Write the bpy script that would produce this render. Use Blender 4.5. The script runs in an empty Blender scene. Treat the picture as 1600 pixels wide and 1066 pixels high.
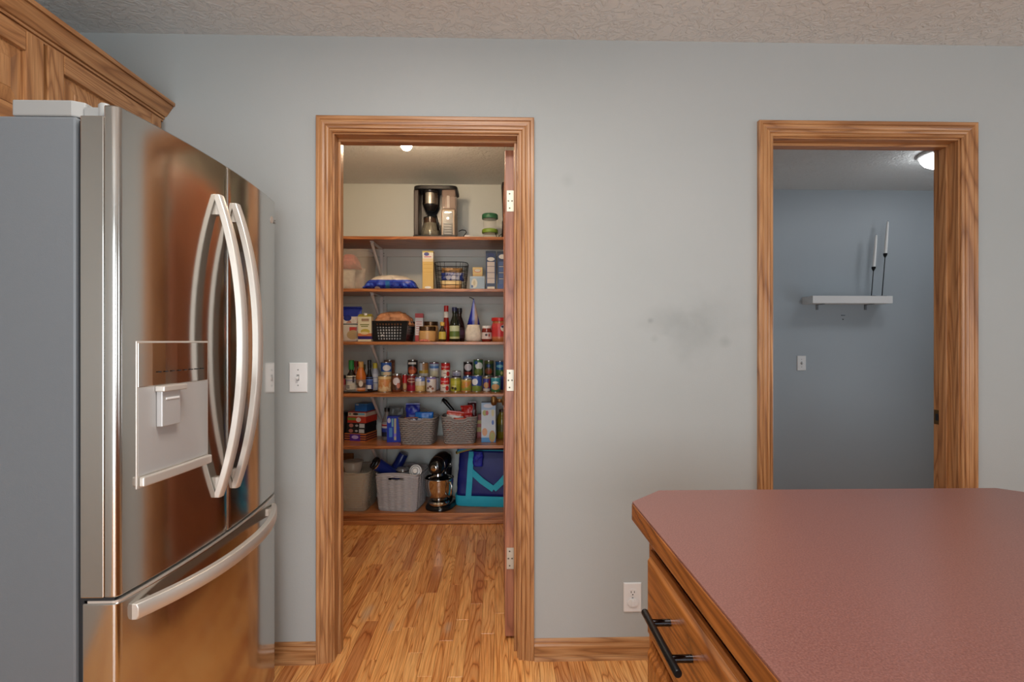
import bpy, bmesh, math, random
from mathutils import Vector, Matrix, noise

SC = bpy.context.scene
COL = SC.collection
PI = math.pi
# ------------------------------------------------------------------ camera
EYE = 1.245
YAW = math.radians(1.45)
FPX = 820.0                       # focal length in pixels of a 1600 px wide frame
cam_d = bpy.data.cameras.new('camera')
cam_d.sensor_width = 36.0
cam_d.lens = FPX / 1600 * 36
cam_d.clip_start = 0.02
cam = bpy.data.objects.new('camera', cam_d)
COL.objects.link(cam)
cam.location = (0, 0, EYE)
cam.rotation_euler = (PI / 2, 0, -YAW)
SC.camera = cam
# ------------------------------------------------------------------ view, world, large lights
SC.view_settings.view_transform = 'Standard'
SC.view_settings.look = 'None'
SC.view_settings.gamma = 1.0
SC.view_settings.use_curve_mapping = False
SC.view_settings.exposure = 0.12
world = bpy.data.worlds.new('world')
SC.world = world
world.use_nodes = True
world.node_tree.nodes['Background'].inputs[0].default_value = (0.75, 0.85, 1.0, 1)
world.node_tree.nodes['Background'].inputs[1].default_value = 0.6


def area(name, loc, rot, sx, sy, power, color):
    d = bpy.data.lights.new(name, 'AREA')
    d.shape = 'RECTANGLE'
    d.size, d.size_y = sx, sy
    d.energy = power
    d.color = color
    o = bpy.data.objects.new(name, d)
    COL.objects.link(o)
    o.location = loc
    o.rotation_euler = rot
    return o


# daylight entering through the kitchen windows (glass in the wall behind the camera and in the side wall)
area('window_daylight', (-0.2, -3.02, 1.08), (PI / 2, 0, 0), 2.2, 2.0, 80, (0.87, 0.945, 1.0))  # unseen source, lowered and enlarged to brighten the lower kitchen wall
area('window_daylight', (2.6, -3.02, 1.45), (PI / 2, 0, 0), 1.6, 1.3, 18, (0.87, 0.945, 1.0))
area('window_daylight', (4.12, -0.4, 1.45), (PI / 2, 0, PI / 2), 1.7, 1.3, 20, (0.87, 0.945, 1.0))
# unseen overhead light, added to brighten the kitchen floor
area('kitchen_floor_fill', (-0.15, 0.75, 2.40), (0, 0, 0), 0.6, 0.6, 22, (1.0, 0.95, 0.88))
area('hall_fill_light', (3.57, 2.75, 0.95), (PI / 2, 0, PI / 2), 0.8, 1.0, 6, (0.84, 0.92, 1.0))  # unseen fill, added to brighten the lower wall of the room beyond

# ------------------------------------------------------------------ measurement helpers (photo px -> metres on a plane of known depth)
CY, SY = math.cos(YAW), math.sin(YAW)


def xat(px, Y):
    t = (px - 800) / FPX
    return Y * (t * CY + SY) / (CY - t * SY)


def zat(px, py, Y):
    X = xat(px, Y)
    return EYE + (533 - py) * (X * SY + Y * CY) / FPX


# ------------------------------------------------------------------ object helpers
def link(o, parent=None):
    COL.objects.link(o)
    if parent is not None:
        o.parent = parent
    return o


def obj(name, bm, mat, parent=None, smooth=False, loc=None, rot=None, bevel=0, solid=0, autos=None, sub=0):
    bmesh.ops.recalc_face_normals(bm, faces=bm.faces[:])
    me = bpy.data.meshes.new(name)
    if smooth:
        for f in bm.faces:
            f.smooth = True
    if autos is not None:
        for f in bm.faces:
            f.smooth = True
        for e in bm.edges:
            if len(e.link_faces) == 2 and e.calc_face_angle(0) > math.radians(autos):
                e.smooth = False
    bm.to_mesh(me)
    bm.free()
    if mat is not None:
        me.materials.append(mat)
    o = bpy.data.objects.new(name, me)
    link(o, parent)
    if loc is not None:
        o.location = loc
    if rot is not None:
        o.rotation_euler = rot
    if solid:
        m = o.modifiers.new('solidify', 'SOLIDIFY')
        m.thickness = solid
        m.offset = 0
    if bevel:
        m = o.modifiers.new('bevel', 'BEVEL')
        m.width = bevel
        m.segments = 2
        m.limit_method = 'ANGLE'
        m.angle_limit = math.radians(40)
    if sub:
        m = o.modifiers.new('subsurf', 'SUBSURF')
        m.levels = sub
        m.render_levels = sub
    return o


def thing(name, label, cat, loc=(0, 0, 0), rz=0, group=None, kind=None, rot=None):
    o = bpy.data.objects.new(name, None)
    o.empty_display_size = 0.05
    link(o)
    o.location = loc
    o.rotation_euler = rot if rot else (0, 0, rz)
    tag(o, label, cat, group, kind)
    return o


def tag(o, label=None, cat=None, group=None, kind=None):
    if label:
        o['label'] = label
    if cat:
        o['category'] = cat
    if group:
        o['group'] = group
    if kind:
        o['kind'] = kind
    return o


def struct(name, bm, mat, parent=None, **k):
    o = obj(name, bm, mat, parent, **k)
    if parent is None:
        o['kind'] = 'structure'
    return o


def B():
    return bmesh.new()


def box(bm, x0, x1, y0, y1, z0, z1):
    v = [bm.verts.new((x, y, z)) for z in (z0, z1) for y in (y0, y1) for x in (x0, x1)]
    for f in ((0, 2, 3, 1), (4, 5, 7, 6), (0, 1, 5, 4), (2, 6, 7, 3), (0, 4, 6, 2), (1, 3, 7, 5)):
        bm.faces.new([v[i] for i in f])
    return bm


def bx(*a):
    return box(B(), *a)


def loft(bm, rings, cap0=True, cap1=True, closed=True):
    vs = [[bm.verts.new(p) for p in r] for r in rings]
    n = len(vs[0])
    for a, b in zip(vs, vs[1:]):
        for i in range(n if closed else n - 1):
            j = (i + 1) % n
            bm.faces.new((a[i], a[j], b[j], b[i]))
    if closed and cap0:
        bm.faces.new(vs[0][::-1])
    if closed and cap1:
        bm.faces.new(vs[-1])
    return bm


def ring(cx, cy, z, rx, ry=None, n=24, e=2.0, rot=0):
    ry = rx if ry is None else ry
    out = []
    for i in range(n):
        a = 2 * PI * i / n + rot
        c, s = math.cos(a), math.sin(a)
        out.append((cx + rx * math.copysign(abs(c) ** (2 / e), c), cy + ry * math.copysign(abs(s) ** (2 / e), s), z))
    return out


def lathe(prof, n=24, cx=0, cy=0, bm=None, cap0=True, cap1=True):
    bm = bm or B()
    return loft(bm, [ring(cx, cy, z, max(r, 1e-4), n=n) for r, z in prof], cap0, cap1)


def prism(poly, z0, z1, bm=None):
    bm = bm or B()
    return loft(bm, [[(x, y, z0) for x, y in poly], [(x, y, z1) for x, y in poly]])


def tube(pts, r, n=8, bm=None, closed=False, flat=None):
    """round (or flat: (width, thickness)) bar along a polyline"""
    bm = bm or B()
    pts = [Vector(p) for p in pts]
    N = len(pts)
    rings = []
    up = Vector((0, 0, 1))
    for i, p in enumerate(pts):
        a = pts[(i - 1) % N] if (closed or i > 0) else p
        b = pts[(i + 1) % N] if (closed or i < N - 1) else p
        t = (b - a).normalized()
        u = up if abs(t.dot(up)) < 0.95 else Vector((1, 0, 0))
        s = t.cross(u).normalized()
        w = s.cross(t).normalized()
        rr = r[i] if isinstance(r, (list, tuple)) else r
        rings.append([tuple(p + s * (rr * math.cos(2 * PI * k / n)) + w * (rr * math.sin(2 * PI * k / n))) for k in range(n)])
    if closed:
        rings.append(rings[0])
        loft(bm, rings, False, False)
        bmesh.ops.remove_doubles(bm, verts=bm.verts[:], dist=1e-6)
        return bm
    return loft(bm, rings)


def strip(pts, nrm_w, th, bm=None):
    """flat ribbon: pts centreline, nrm_w list/one vector giving half-width direction, th thickness along third axis"""
    bm = bm or B()
    rings = []
    pts = [Vector(p) for p in pts]
    for i, p in enumerate(pts):
        a = pts[max(i - 1, 0)]
        b = pts[min(i + 1, len(pts) - 1)]
        t = (b - a).normalized()
        w = Vector(nrm_w[i] if isinstance(nrm_w, list) else nrm_w)
        nn = t.cross(w).normalized() * th * 0.5
        rings.append([tuple(p + w + nn), tuple(p - w + nn), tuple(p - w - nn), tuple(p + w - nn)])
    return loft(bm, rings)


def crinkle(bm, amp, scale, seed=0, keep_z0=True):
    for v in bm.verts:
        q = v.co * scale + Vector((seed * 7.1, seed * 3.3, seed))
        d = noise.noise_vector(q) + noise.noise_vector(q * 2.7) * 0.55 + noise.noise_vector(q * 6.1) * 0.22
        k = 1.0
        if keep_z0 and v.co.z < 0.012:
            k = 0.25
        v.co += Vector((d.x, d.y, d.z * (0.4 if v.co.z > 0.01 else 0))) * amp * k
    return bm


def text_mesh(body, size, depth=0.0006):
    cu = bpy.data.curves.new('lettering', 'FONT')
    cu.body = body
    cu.size = size
    cu.align_x = 'CENTER'
    cu.align_y = 'CENTER'
    cu.extrude = depth
    cu.resolution_u = 3
    o = bpy.data.objects.new('lettering', cu)
    COL.objects.link(o)
    dg = bpy.context.evaluated_depsgraph_get()
    dg.update()
    me = bpy.data.meshes.new_from_object(o.evaluated_get(dg))
    bpy.data.objects.remove(o)
    bpy.data.curves.remove(cu)
    bm = B()
    bm.from_mesh(me)
    bpy.data.meshes.remove(me)
    return bm


# ------------------------------------------------------------------ materials
def srgb(r, g, b):
    f = lambda c: (c / 255 / 12.92) if c / 255 <= 0.04045 else ((c / 255 + 0.055) / 1.055) ** 2.4
    return (f(r), f(g), f(b), 1)


class NT:
    def __init__(self, name):
        self.m = bpy.data.materials.new(name)
        self.m.use_nodes = True
        self.t = self.m.node_tree
        self.b = self.t.nodes['Principled BSDF']

    def new(self, kind, **props):
        n = self.t.nodes.new(kind)
        for k, v in props.items():
            setattr(n, k, v)
        return n

    def lk(self, a, b):
        self.t.links.new(a, b)

    def put(self, sock, v):
        if hasattr(v, 'is_linked') or hasattr(v, 'links'):
            self.lk(v, sock)
        else:
            sock.default_value = v

    def math(self, op, a, b=None, c=None, clamp=False):
        n = self.new('ShaderNodeMath', operation=op)
        n.use_clamp = clamp
        for i, v in enumerate((a, b, c)):
            if v is not None:
                self.put(n.inputs[i], v)
        return n.outputs[0]

    def mix(self, fac, a, b, blend='MIX'):
        n = self.new('ShaderNodeMix', data_type='RGBA', blend_type=blend)
        self.put(n.inputs[0], fac)
        self.put(n.inputs[6], a)
        self.put(n.inputs[7], b)
        return n.outputs[2]

    def ramp(self, fac, stops, interp='LINEAR'):
        n = self.new('ShaderNodeValToRGB')
        cr = n.color_ramp
        cr.interpolation = interp
        while len(cr.elements) < len(stops):
            cr.elements.new(0.5)
        for e, (p, c) in zip(cr.elements, stops):
            e.position = p
            e.color = c if len(c) == 4 else (*c, 1)
        self.put(n.inputs[0], fac)
        return n.outputs[0]

    def noise(self, vec, scale, detail=3, rough=0.5, dist=0.0):
        n = self.new('ShaderNodeTexNoise')
        if vec is not None:
            self.lk(vec, n.inputs['Vector'])
        n.inputs['Scale'].default_value = scale
        n.inputs['Detail'].default_value = detail
        n.inputs['Roughness'].default_value = rough
        n.inputs['Distortion'].default_value = dist
        return n.outputs[0]

    def mapping(self, vec, scale=(1, 1, 1), loc=(0, 0, 0)):
        n = self.new('ShaderNodeMapping')
        self.lk(vec, n.inputs[0])
        n.inputs['Scale'].default_value = scale
        n.inputs['Location'].default_value = loc
        return n.outputs[0]

    def objco(self):
        return self.new('ShaderNodeTexCoord').outputs['Object']

    def pos(self):
        return self.new('ShaderNodeNewGeometry').outputs['Position']

    def bump(self, h, strength, dist):
        n = self.new('ShaderNodeBump')
        n.inputs['Strength'].default_value = strength
        n.inputs['Distance'].default_value = dist
        self.lk(h, n.inputs['Height'])
        self.lk(n.outputs[0], self.b.inputs['Normal'])

    def set(self, **k):
        for n, v in k.items():
            self.put(self.b.inputs[n.replace('_', ' ')], v)
        return self


def plain(name, col, rough=0.5, metal=0.0, var=0.0, vscale=20, bump=0.0, bscale=200, **k):
    t = NT(name)
    t.set(Roughness=rough, Metallic=metal)
    if var:
        f = t.noise(t.objco(), vscale, 4)
        dark = tuple(c * (1 - var) for c in col[:3]) + (1,)
        lite = tuple(min(1, c * (1 + var)) for c in col[:3]) + (1,)
        t.set(Base_Color=t.ramp(f, [(0.3, dark), (0.7, lite)]))
    else:
        t.set(Base_Color=col)
    if bump:
        t.bump(t.noise(t.objco(), bscale, 3), bump, 0.002)
    for n, v in k.items():
        t.put(t.b.inputs[n.replace('_', ' ')], v)
    return t.m


def oak(name, axis, light, mid, dark, scale=1.0, rough=0.32, freq=1.0, thin=1.6):
    """oak: pores and cathedral grain running along one axis; every piece gets its own stretch of grain"""
    t = NT(name)
    p = t.pos()
    info = t.new('ShaderNodeObjectInfo')
    off = t.new('ShaderNodeVectorMath', operation='SCALE')
    off.inputs[0].default_value = (3.1, 2.3, 1.7)
    t.lk(t.math('MULTIPLY', info.outputs['Random'], 9.0), off.inputs['Scale'])
    add = t.new('ShaderNodeVectorMath', operation='ADD')
    t.lk(p, add.inputs[0])
    t.lk(off.outputs[0], add.inputs[1])
    v = add.outputs[0]
    s1 = [9.0 * scale] * 3
    s1[axis] = 0.7 * scale
    s2 = [230.0] * 3
    s2[axis] = 6.0
    big = t.noise(t.mapping(v, s1), 1.0, 2, 0.45, 0.5)
    rings = t.math('PINGPONG', t.math('MULTIPLY', big, 13.0 * freq), 0.5)
    rings = t.math('POWER', t.math('MULTIPLY', rings, 2.0), thin)
    fine = t.noise(t.mapping(v, s2), 1.0, 3, 0.6)
    c = t.ramp(rings, [(0.0, light), (0.55, mid), (1.0, dark)])
    c = t.mix(t.ramp(fine, [(0.42, (0, 0, 0)), (0.62, (0.55, 0.55, 0.55))]), c, dark)
    tone = t.noise(t.mapping(v, [x * 0.3 for x in s1]), 1.0, 2)
    c = t.mix(t.math('MULTIPLY', tone, 0.35), c, light)
    t.set(Base_Color=c, Roughness=rough)
    t.bump(fine, 0.12, 0.001)
    return t


def prt(name, w, h, bands, badges=(), blotch=(), rough=0.35, base=None, rects=(), metal=0.0, axis=0):
    """flat print: horizontal bands (fraction of height, colour), oval badges and rectangles (cx,cz,rx,rz,colour as
    fractions of width/height), picture blotches (z0,z1,colA,colB,scale[,x0,x1])"""
    t = NT(name)
    co = t.objco()
    sp = t.new('ShaderNodeSeparateXYZ')
    t.lk(co, sp.inputs[0])
    X = t.math('DIVIDE', sp.outputs[axis], w)
    Z = t.math('DIVIDE', sp.outputs[2], h)
    stops = [(max(0, z), c) for z, c in bands]
    c = t.ramp(Z, stops, 'CONSTANT') if len(stops) > 1 else stops[0][1]

    def inside(cx, cz, rx, rz, oval):
        a = t.math('DIVIDE', t.math('SUBTRACT', X, cx), rx)
        b = t.math('DIVIDE', t.math('SUBTRACT', Z, cz), rz)
        if oval:
            q = t.math('ADD', t.math('MULTIPLY', a, a), t.math('MULTIPLY', b, b))
        else:
            q = t.math('MAXIMUM', t.math('ABSOLUTE', a), t.math('ABSOLUTE', b))
        return t.math('LESS_THAN', q, 1.0)
    for bl in blotch:
        z0, z1, ca, cb, sc = bl[:5]
        x0, x1 = (bl[5], bl[6]) if len(bl) > 5 else (-9, 9)
        vo = t.new('ShaderNodeTexVoronoi')
        t.lk(co, vo.inputs['Vector'])
        vo.inputs['Scale'].default_value = sc
        f = t.math('FRACT', t.math('MULTIPLY', vo.outputs['Color'], 1.0))
        pic = t.ramp(vo.outputs['Color'], [(0.2, ca), (0.45, cb), (0.7, ca)])
        c = t.mix(inside((x0 + x1) / 2, (z0 + z1) / 2, (x1 - x0) / 2, (z1 - z0) / 2, False), c, pic)
    for cx, cz, rx, rz, cc in rects:
        c = t.mix(inside(cx, cz, rx, rz, False), c, cc)
    for cx, cz, rx, rz, cc in badges:
        c = t.mix(inside(cx, cz, rx, rz, True), c, cc)
    t.set(Base_Color=c, Roughness=rough, Metallic=metal)
    return t.m


W_ = srgb(225, 222, 214)
K_ = srgb(22, 22, 26)
# walls: painted drywall with orange-peel and a few scuffs
tw = NT('wall_paint')
pw = tw.pos()
f1 = tw.noise(pw, 1.3, 3)
wc = tw.ramp(f1, [(0.3, srgb(170, 173, 171)), (0.7, srgb(176, 178, 176))])


def spot(t, p, c, r, soft, squash=(1, 1, 1)):
    m = t.mapping(p, squash, [-a * b for a, b in zip(c, squash)])
    ln = t.new('ShaderNodeVectorMath', operation='LENGTH')
    t.lk(m, ln.inputs[0])
    n = t.noise(p, 14, 4)
    d = t.math('ADD', ln.outputs['Value'], t.math('MULTIPLY', t.math('SUBTRACT', n, 0.5), r * 1.2))
    mr = t.new('ShaderNodeMapRange')
    t.lk(d, mr.inputs[0])
    mr.inputs[1].default_value = r
    mr.inputs[2].default_value = r * (1 - soft)
    return mr.outputs[0]


WALL_Y = 2.057
for (px, py, r, k, sq) in ((1045, 500, 0.15, 0.20, (1, 1, 2.2)), (1085, 525, 0.15, 0.20, (1.3, 1, 1)), (1133, 534, 0.032, 0.30, (1, 1, 1)), (1110, 500, 0.20, 0.14, (1, 1, 1.4)),
                           (1016, 501, 0.014, 0.4, (1, 1, 1)), (887, 282, 0.035, 0.16, (1, 1, 1)), (1022, 530, 0.022, 0.2, (1, 1, 1))):
    m_ = spot(tw, pw, (xat(px, WALL_Y), WALL_Y, zat(px, py, WALL_Y)), r, 0.8, sq)
    wc = tw.mix(tw.math('MULTIPLY', m_, k), wc, srgb(124, 127, 125))
tw.set(Base_Color=wc, Roughness=0.55)
tw.bump(tw.noise(pw, 160, 3), 0.12, 0.002)
M_WALL = tw.m
M_PANTRY = plain('pantry_paint', srgb(216, 220, 214), 0.6, bump=0.1, bscale=120)
M_HALL = plain('hall_paint', srgb(163, 171, 177), 0.45, var=0.02, vscale=2, bump=0.12, bscale=150)
tc = NT('ceiling_texture')
pc = tc.pos()
vor = tc.noise(pc, 26, 5, 0.6, 1.2)
vr = tc.ramp(vor, [(0.44, (0, 0, 0)), (0.56, (1, 1, 1))])
tc.set(Base_Color=srgb(222, 225, 224), Roughness=0.8)
tc.bump(vr, 0.55, 0.006)
M_CEIL = tc.m

OL, OM, OD = srgb(194, 142, 94), srgb(174, 119, 72), srgb(128, 80, 44)
M_OAKZ = oak('oak_grain_upright', 2, OL, OM, OD).m
M_OAKX = oak('oak_grain_across', 0, OL, OM, OD).m
M_OAKY = oak('oak_grain_deep', 1, OL, OM, OD).m
RL, RM, RD = srgb(186, 124, 92), srgb(166, 102, 74), srgb(128, 74, 52)
M_DOORZ = oak('door_wood', 2, RL, RM, RD, rough=0.35).m
M_SHELF = oak('shelf_wood', 0, srgb(192, 126, 76), srgb(164, 98, 54), srgb(120, 66, 34), rough=0.28).m
IL, IM, ID = srgb(170, 104, 48), srgb(142, 80, 32), srgb(94, 48, 18)
M_ISLZ = oak('island_oak_upright', 2, IL, IM, ID, rough=0.25).m
M_ISLY = oak('island_oak_along', 1, IL, IM, ID, rough=0.25).m

# floor oak: every strip has its own tone
tf = oak('floor_oak', 1, srgb(255, 200, 134), srgb(244, 172, 102), srgb(158, 90, 44), scale=1.2, rough=0.24, freq=1.2, thin=2.6)
lnk = [l for l in tf.t.links if l.to_socket == tf.b.inputs['Base Color']][0]
c0 = lnk.from_socket
inf = tf.new('ShaderNodeObjectInfo')
tone = tf.ramp(inf.outputs['Random'], [(0.0, srgb(200, 156, 130)), (0.22, srgb(244, 222, 198)), (0.55, srgb(255, 244, 226)), (0.8, srgb(255, 236, 208)), (1.0, srgb(208, 164, 136))])
c1 = tf.mix(0.8, c0, tone, 'MULTIPLY')
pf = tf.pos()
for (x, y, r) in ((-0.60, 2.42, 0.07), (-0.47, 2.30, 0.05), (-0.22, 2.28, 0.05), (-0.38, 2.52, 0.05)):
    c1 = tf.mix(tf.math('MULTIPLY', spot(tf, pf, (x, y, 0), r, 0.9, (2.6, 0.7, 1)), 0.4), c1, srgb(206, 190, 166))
tf.set(Base_Color=c1)
M_FLOOR = tf.m

# brushed stainless steel
ts = NT('brushed_steel')
ts.set(Base_Color=srgb(196, 192, 186), Metallic=1.0, Roughness=0.13)
ts.b.inputs['Anisotropic'].default_value = 0.6
ts.b.inputs['Anisotropic Rotation'].default_value = 0.25
tg = ts.new('ShaderNodeTangent', direction_type='RADIAL', axis='Z')
ts.lk(tg.outputs[0], ts.b.inputs['Tangent'])
br = ts.noise(ts.mapping(ts.pos(), (3, 3, 900)), 1.0, 2)
ts.bump(br, 0.02, 0.0006)
M_STEEL = ts.m
M_STEELS = plain('satin_steel', srgb(190, 186, 180), 0.28, 1.0)
M_CHROME = plain('polished_steel', srgb(200, 198, 195), 0.1, 1.0)
M_HANDLE = plain('handle_steel', srgb(212, 206, 198), 0.36, 0.55)
M_FSIDE = plain('fridge_side_paint', srgb(108, 113, 118), 0.42, bump=0.08, bscale=500)
M_FGREY = plain('grey_plastic', srgb(146, 147, 146), 0.4)
M_DISP = plain('dispenser_grey', srgb(186, 184, 182), 0.35, 0.35)
M_DARK = plain('dark_gap', srgb(30, 32, 36), 0.6)
M_WHITE = plain('white_plastic', srgb(226, 224, 222), 0.35)
M_WHITEP = plain('white_paint', srgb(214, 214, 208), 0.5)
M_BLACK = plain('black_plastic', srgb(20, 20, 22), 0.3)
M_BLACKM = plain('black_metal', srgb(24, 24, 26), 0.35, 0.6)
M_HINGE = plain('hinge_metal', srgb(188, 180, 164), 0.4, 0.8)
M_SCREW = plain('screw_metal', srgb(90, 84, 74), 0.4, 0.8)
M_BRASS = plain('aged_brass', srgb(120, 92, 56), 0.4, 0.8)
M_WAX = plain('candle_wax', srgb(228, 228, 226), 0.5)
M_GLASS = plain('clear_glass', (1, 1, 1, 1), 0.03, Transmission_Weight=1.0, IOR=1.3)
M_CLEAR = plain('clear_plastic', srgb(235, 232, 225), 0.18, Alpha=0.18)
M_FROST = plain('frosted_plastic', srgb(214, 208, 196), 0.35, Alpha=0.5)
M_TIN = plain('tin_metal', srgb(190, 188, 182), 0.25, 0.9)
# laminate worktop: fine speckle
tl = NT('red_brown_laminate')
pl = tl.pos()
sp1 = tl.noise(pl, 420, 3, 0.6)
lc = tl.ramp(sp1, [(0.32, srgb(112, 70, 63)), (0.5, srgb(128, 83, 75)), (0.72, srgb(146, 100, 90))])
tl.set(Base_Color=lc, Roughness=0.32)
tl.bump(tl.noise(pl, 500, 2), 0.05, 0.0006)
M_LAM = tl.m


def emit(name, col, strength):
    t = NT(name)
    t.set(Base_Color=(1, 1, 1, 1))
    t.put(t.b.inputs['Emission Color'], col)
    t.put(t.b.inputs['Emission Strength'], strength)
    return t.m
# ================================================================== THE SETTING
W = WALL_Y
T = 0.12                      # wall thickness
CH = 2.43                     # ceiling height
XL, XR, YB = -1.62, 4.2, -3.1
PB = 3.98                     # pantry back wall
HB = 4.05                     # back wall of the room beyond the second doorway
PXL, PXR = -1.45, 0.62
D1 = (-0.639, 0.0725)         # clear openings between jambs
D2 = (1.0898, 1.8415)
DH = 2.05
J = 0.018

# wall with two doorways
b = B()
a0, a1 = D1[0] - J, D1[1] + J
c0_, c1_ = D2[0] - J, D2[1] + J
hz = DH + J
box(b, XL - 0.12, a0, W, W + T, 0, CH)
box(b, a1, c0_, W, W + T, 0, CH)
box(b, c1_, XR + 0.12, W, W + T, 0, CH)
box(b, a0, a1, W, W + T, hz, CH)
box(b, c0_, c1_, W, W + T, hz, CH)
struct('wall_front', b, M_WALL)
struct('wall_left', bx(XL - 0.12, XL, YB, W, 0, CH), M_WALL)
# right wall and back wall carry windows (out of the picture; daylight comes through them)
b = B()
box(b, XR, XR + .12, YB, -1.3, 0, CH); box(b, XR, XR + .12, 0.5, W, 0, CH)
box(b, XR, XR + .12, -1.3, 0.5, 0, .78); box(b, XR, XR + .12, -1.3, 0.5, 2.12, CH)
struct('wall_right', b, M_WALL)
b = B()
box(b, XL - .12, -1.35, YB - .12, YB, 0, CH); box(b, .95, 1.75, YB - .12, YB, 0, CH); box(b, 3.45, XR + .12, YB - .12, YB, 0, CH)
for u0, u1, sill in ((-1.35, .95, .02), (1.75, 3.45, .78)):
    box(b, u0, u1, YB - .12, YB, 0, sill); box(b, u0, u1, YB - .12, YB, 2.12, CH)
struct('wall_back', b, M_WALL)


def window(n, axis, u0, u1, fixed, sill=.78):
    w = thing('window_%d' % n, None, None, kind='structure')
    def bar(nm, p0, p1, q0, q1, m, t0, t1):
        if axis == 'x':
            obj(nm, bx(p0, p1, fixed - t1, fixed - t0, q0, q1), m, w)
        else:
            obj(nm, bx(fixed + t0, fixed + t1, p0, p1, q0, q1), m, w)
    bar('window_frame', u0, u0 + .05, sill, 2.12, M_OAKZ, .02, .08)
    bar('window_frame', u1 - .05, u1, sill, 2.12, M_OAKZ, .02, .08)
    bar('window_frame', u0 + .05, u1 - .05, sill, sill + .05, M_OAKX, .02, .08)
    bar('window_frame', u0 + .05, u1 - .05, 2.07, 2.12, M_OAKX, .02, .08)
    bar('pane', u0 + .05, u1 - .05, sill + .05, 2.07, M_GLASS, .045, .051)


window(1, 'x', -1.35, .95, YB, .02)      # unseen opening, made tall so more light reaches the lower kitchen wall
window(2, 'x', 1.75, 3.45, YB)
window(3, 'y', -1.3, .5, XR)
# pantry and the room beyond
struct('wall_pantry_back', bx(PXL - .1, PXR + .06, PB, PB + .1, 0, CH), M_PANTRY)
struct('wall_pantry_left', bx(PXL - .1, PXL, W + T, PB, 0, CH), M_PANTRY)
struct('wall_pantry_right', bx(PXR, PXR + .1, W + T, PB, 0, CH), M_PANTRY)
struct('wall_hall_back', bx(.72, 3.7, HB, HB + .1, 0, CH), M_HALL)
struct('wall_hall_right', bx(3.6, 3.7, W + T, HB, 0, CH), M_HALL)
struct('wall_hall_left', bx(.72, .80, W + T, HB, 0, CH), M_HALL)
struct('ceiling', bx(XL - .12, XR + .12, YB - .12, HB + .2, CH, CH + .1), M_CEIL)

# floor: oak strips laid toward the pantry, each a piece of its own where the photo shows them
fl = struct('floor', bx(XL - .12, XR + .12, YB - .12, HB + .1, -.06, -.012), plain('subfloor', srgb(70, 45, 28), 0.8))
rng = random.Random(11)
PW = 0.0572
pm = {}


def plank_mesh(L):
    L = round(L, 2)
    if L not in pm:
        g = bx(0.0004, PW - 0.0004, 0.0004, L - 0.0004, -0.012, 0)
        es = [e for e in g.edges if all(abs(v.co.z) < 1e-6 for v in e.verts)]
        bmesh.ops.bevel(g, geom=es, offset=0.0008, segments=1, affect='EDGES')
        me = bpy.data.meshes.new('plank')
        bmesh.ops.recalc_face_normals(g, faces=g.faces[:])
        g.to_mesh(me); g.free()
        me.materials.append(M_FLOOR)
        pm[L] = me
    return pm[L]


field = B()
x = XL
while x < XR - PW:
    y = -3.1 + rng.random() * .5
    near = -1.02 < x < 0.36
    end = HB if x > 0.72 else PB
    while y < end - 0.02:
        L = round(rng.choice((.3, .4, .5, .6, .7, .8, .95, 1.1)), 2)
        L = min(L, round(end - y, 2))
        if L < .06:
            break
        if near and y + L > 1.70 and y < 3.62:
            p = bpy.data.objects.new('plank', plank_mesh(L))
            link(p, fl)
            p.location = (x, y, 0)
        else:
            box(field, x + .0004, x + PW - .0004, y + .0004, y + L - .0004, -.012, 0)
        y += L
    x += PW
obj('plank_field', field, M_FLOOR, fl)['kind'] = 'stuff'

# door frames: jamb, stop, moulded casing
PROF = [(0, 0), (0, .009), (.003, .0115), (.010, .0115), (.012, .009), (.0145, .0135), (.020, .0150), (.0245, .0150), (.0262, .0128), (.0285, .0150),
        (.036, .0172), (.043, .0178), (.0448, .0155), (.047, .0190), (.057, .0200), (.060, .0185), (.060, 0)]


def casing(n, x0, x1):
    xl, xr, zt = x0 - .005, x1 + .005, DH + .005
    tr = thing('trim_%d' % n, None, None, kind='structure')
    obj('casing_leg', loft(B(), [[(xl - u, W - d, 0) for u, d in PROF], [(xl - u, W - d, zt + u) for u, d in PROF]]), M_OAKZ, tr)
    obj('casing_leg', loft(B(), [[(xr + u, W - d, 0) for u, d in PROF], [(xr + u, W - d, zt + u) for u, d in PROF]]), M_OAKZ, tr)
    obj('casing_head', loft(B(), [[(xl - u, W - d, zt + u) for u, d in PROF], [(xr + u, W - d, zt + u) for u, d in PROF]]), M_OAKX, tr)
    obj('jamb', bx(x0 - J, x0, W, W + T, 0, DH + J), M_OAKZ, tr, bevel=.001)
    obj('jamb', bx(x1, x1 + J, W, W + T, 0, DH + J), M_OAKZ, tr, bevel=.001)
    obj('jamb_head', bx(x0, x1, W, W + T, DH, DH + J), M_OAKX, tr, bevel=.001)
    s0, s1 = W + .046, W + .082
    obj('door_stop', bx(x0, x0 + .011, s0, s1, 0, DH - .011), M_OAKZ, tr, bevel=.002)
    obj('door_stop', bx(x1 - .011, x1, s0, s1, 0, DH - .011), M_OAKZ, tr, bevel=.002)
    obj('door_stop_head', bx(x0, x1, s0, s1, DH - .011, DH), M_OAKX, tr, bevel=.002)
    return tr


casing(1, *D1)
tr2 = casing(2, *D2)
# strike plate of the second doorway
zs = 0.925
sp_ = obj('strike_plate', bx(D2[1] - .0015, D2[1], W + .085, W + .117, zs - .03, zs + .03), M_BRASS, tr2, bevel=.0005)
obj('latch_hole', bx(D2[1] - .0025, D2[1] - .0012, W + .093, W + .108, zs - .014, zs + .014), M_DARK, sp_)

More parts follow.
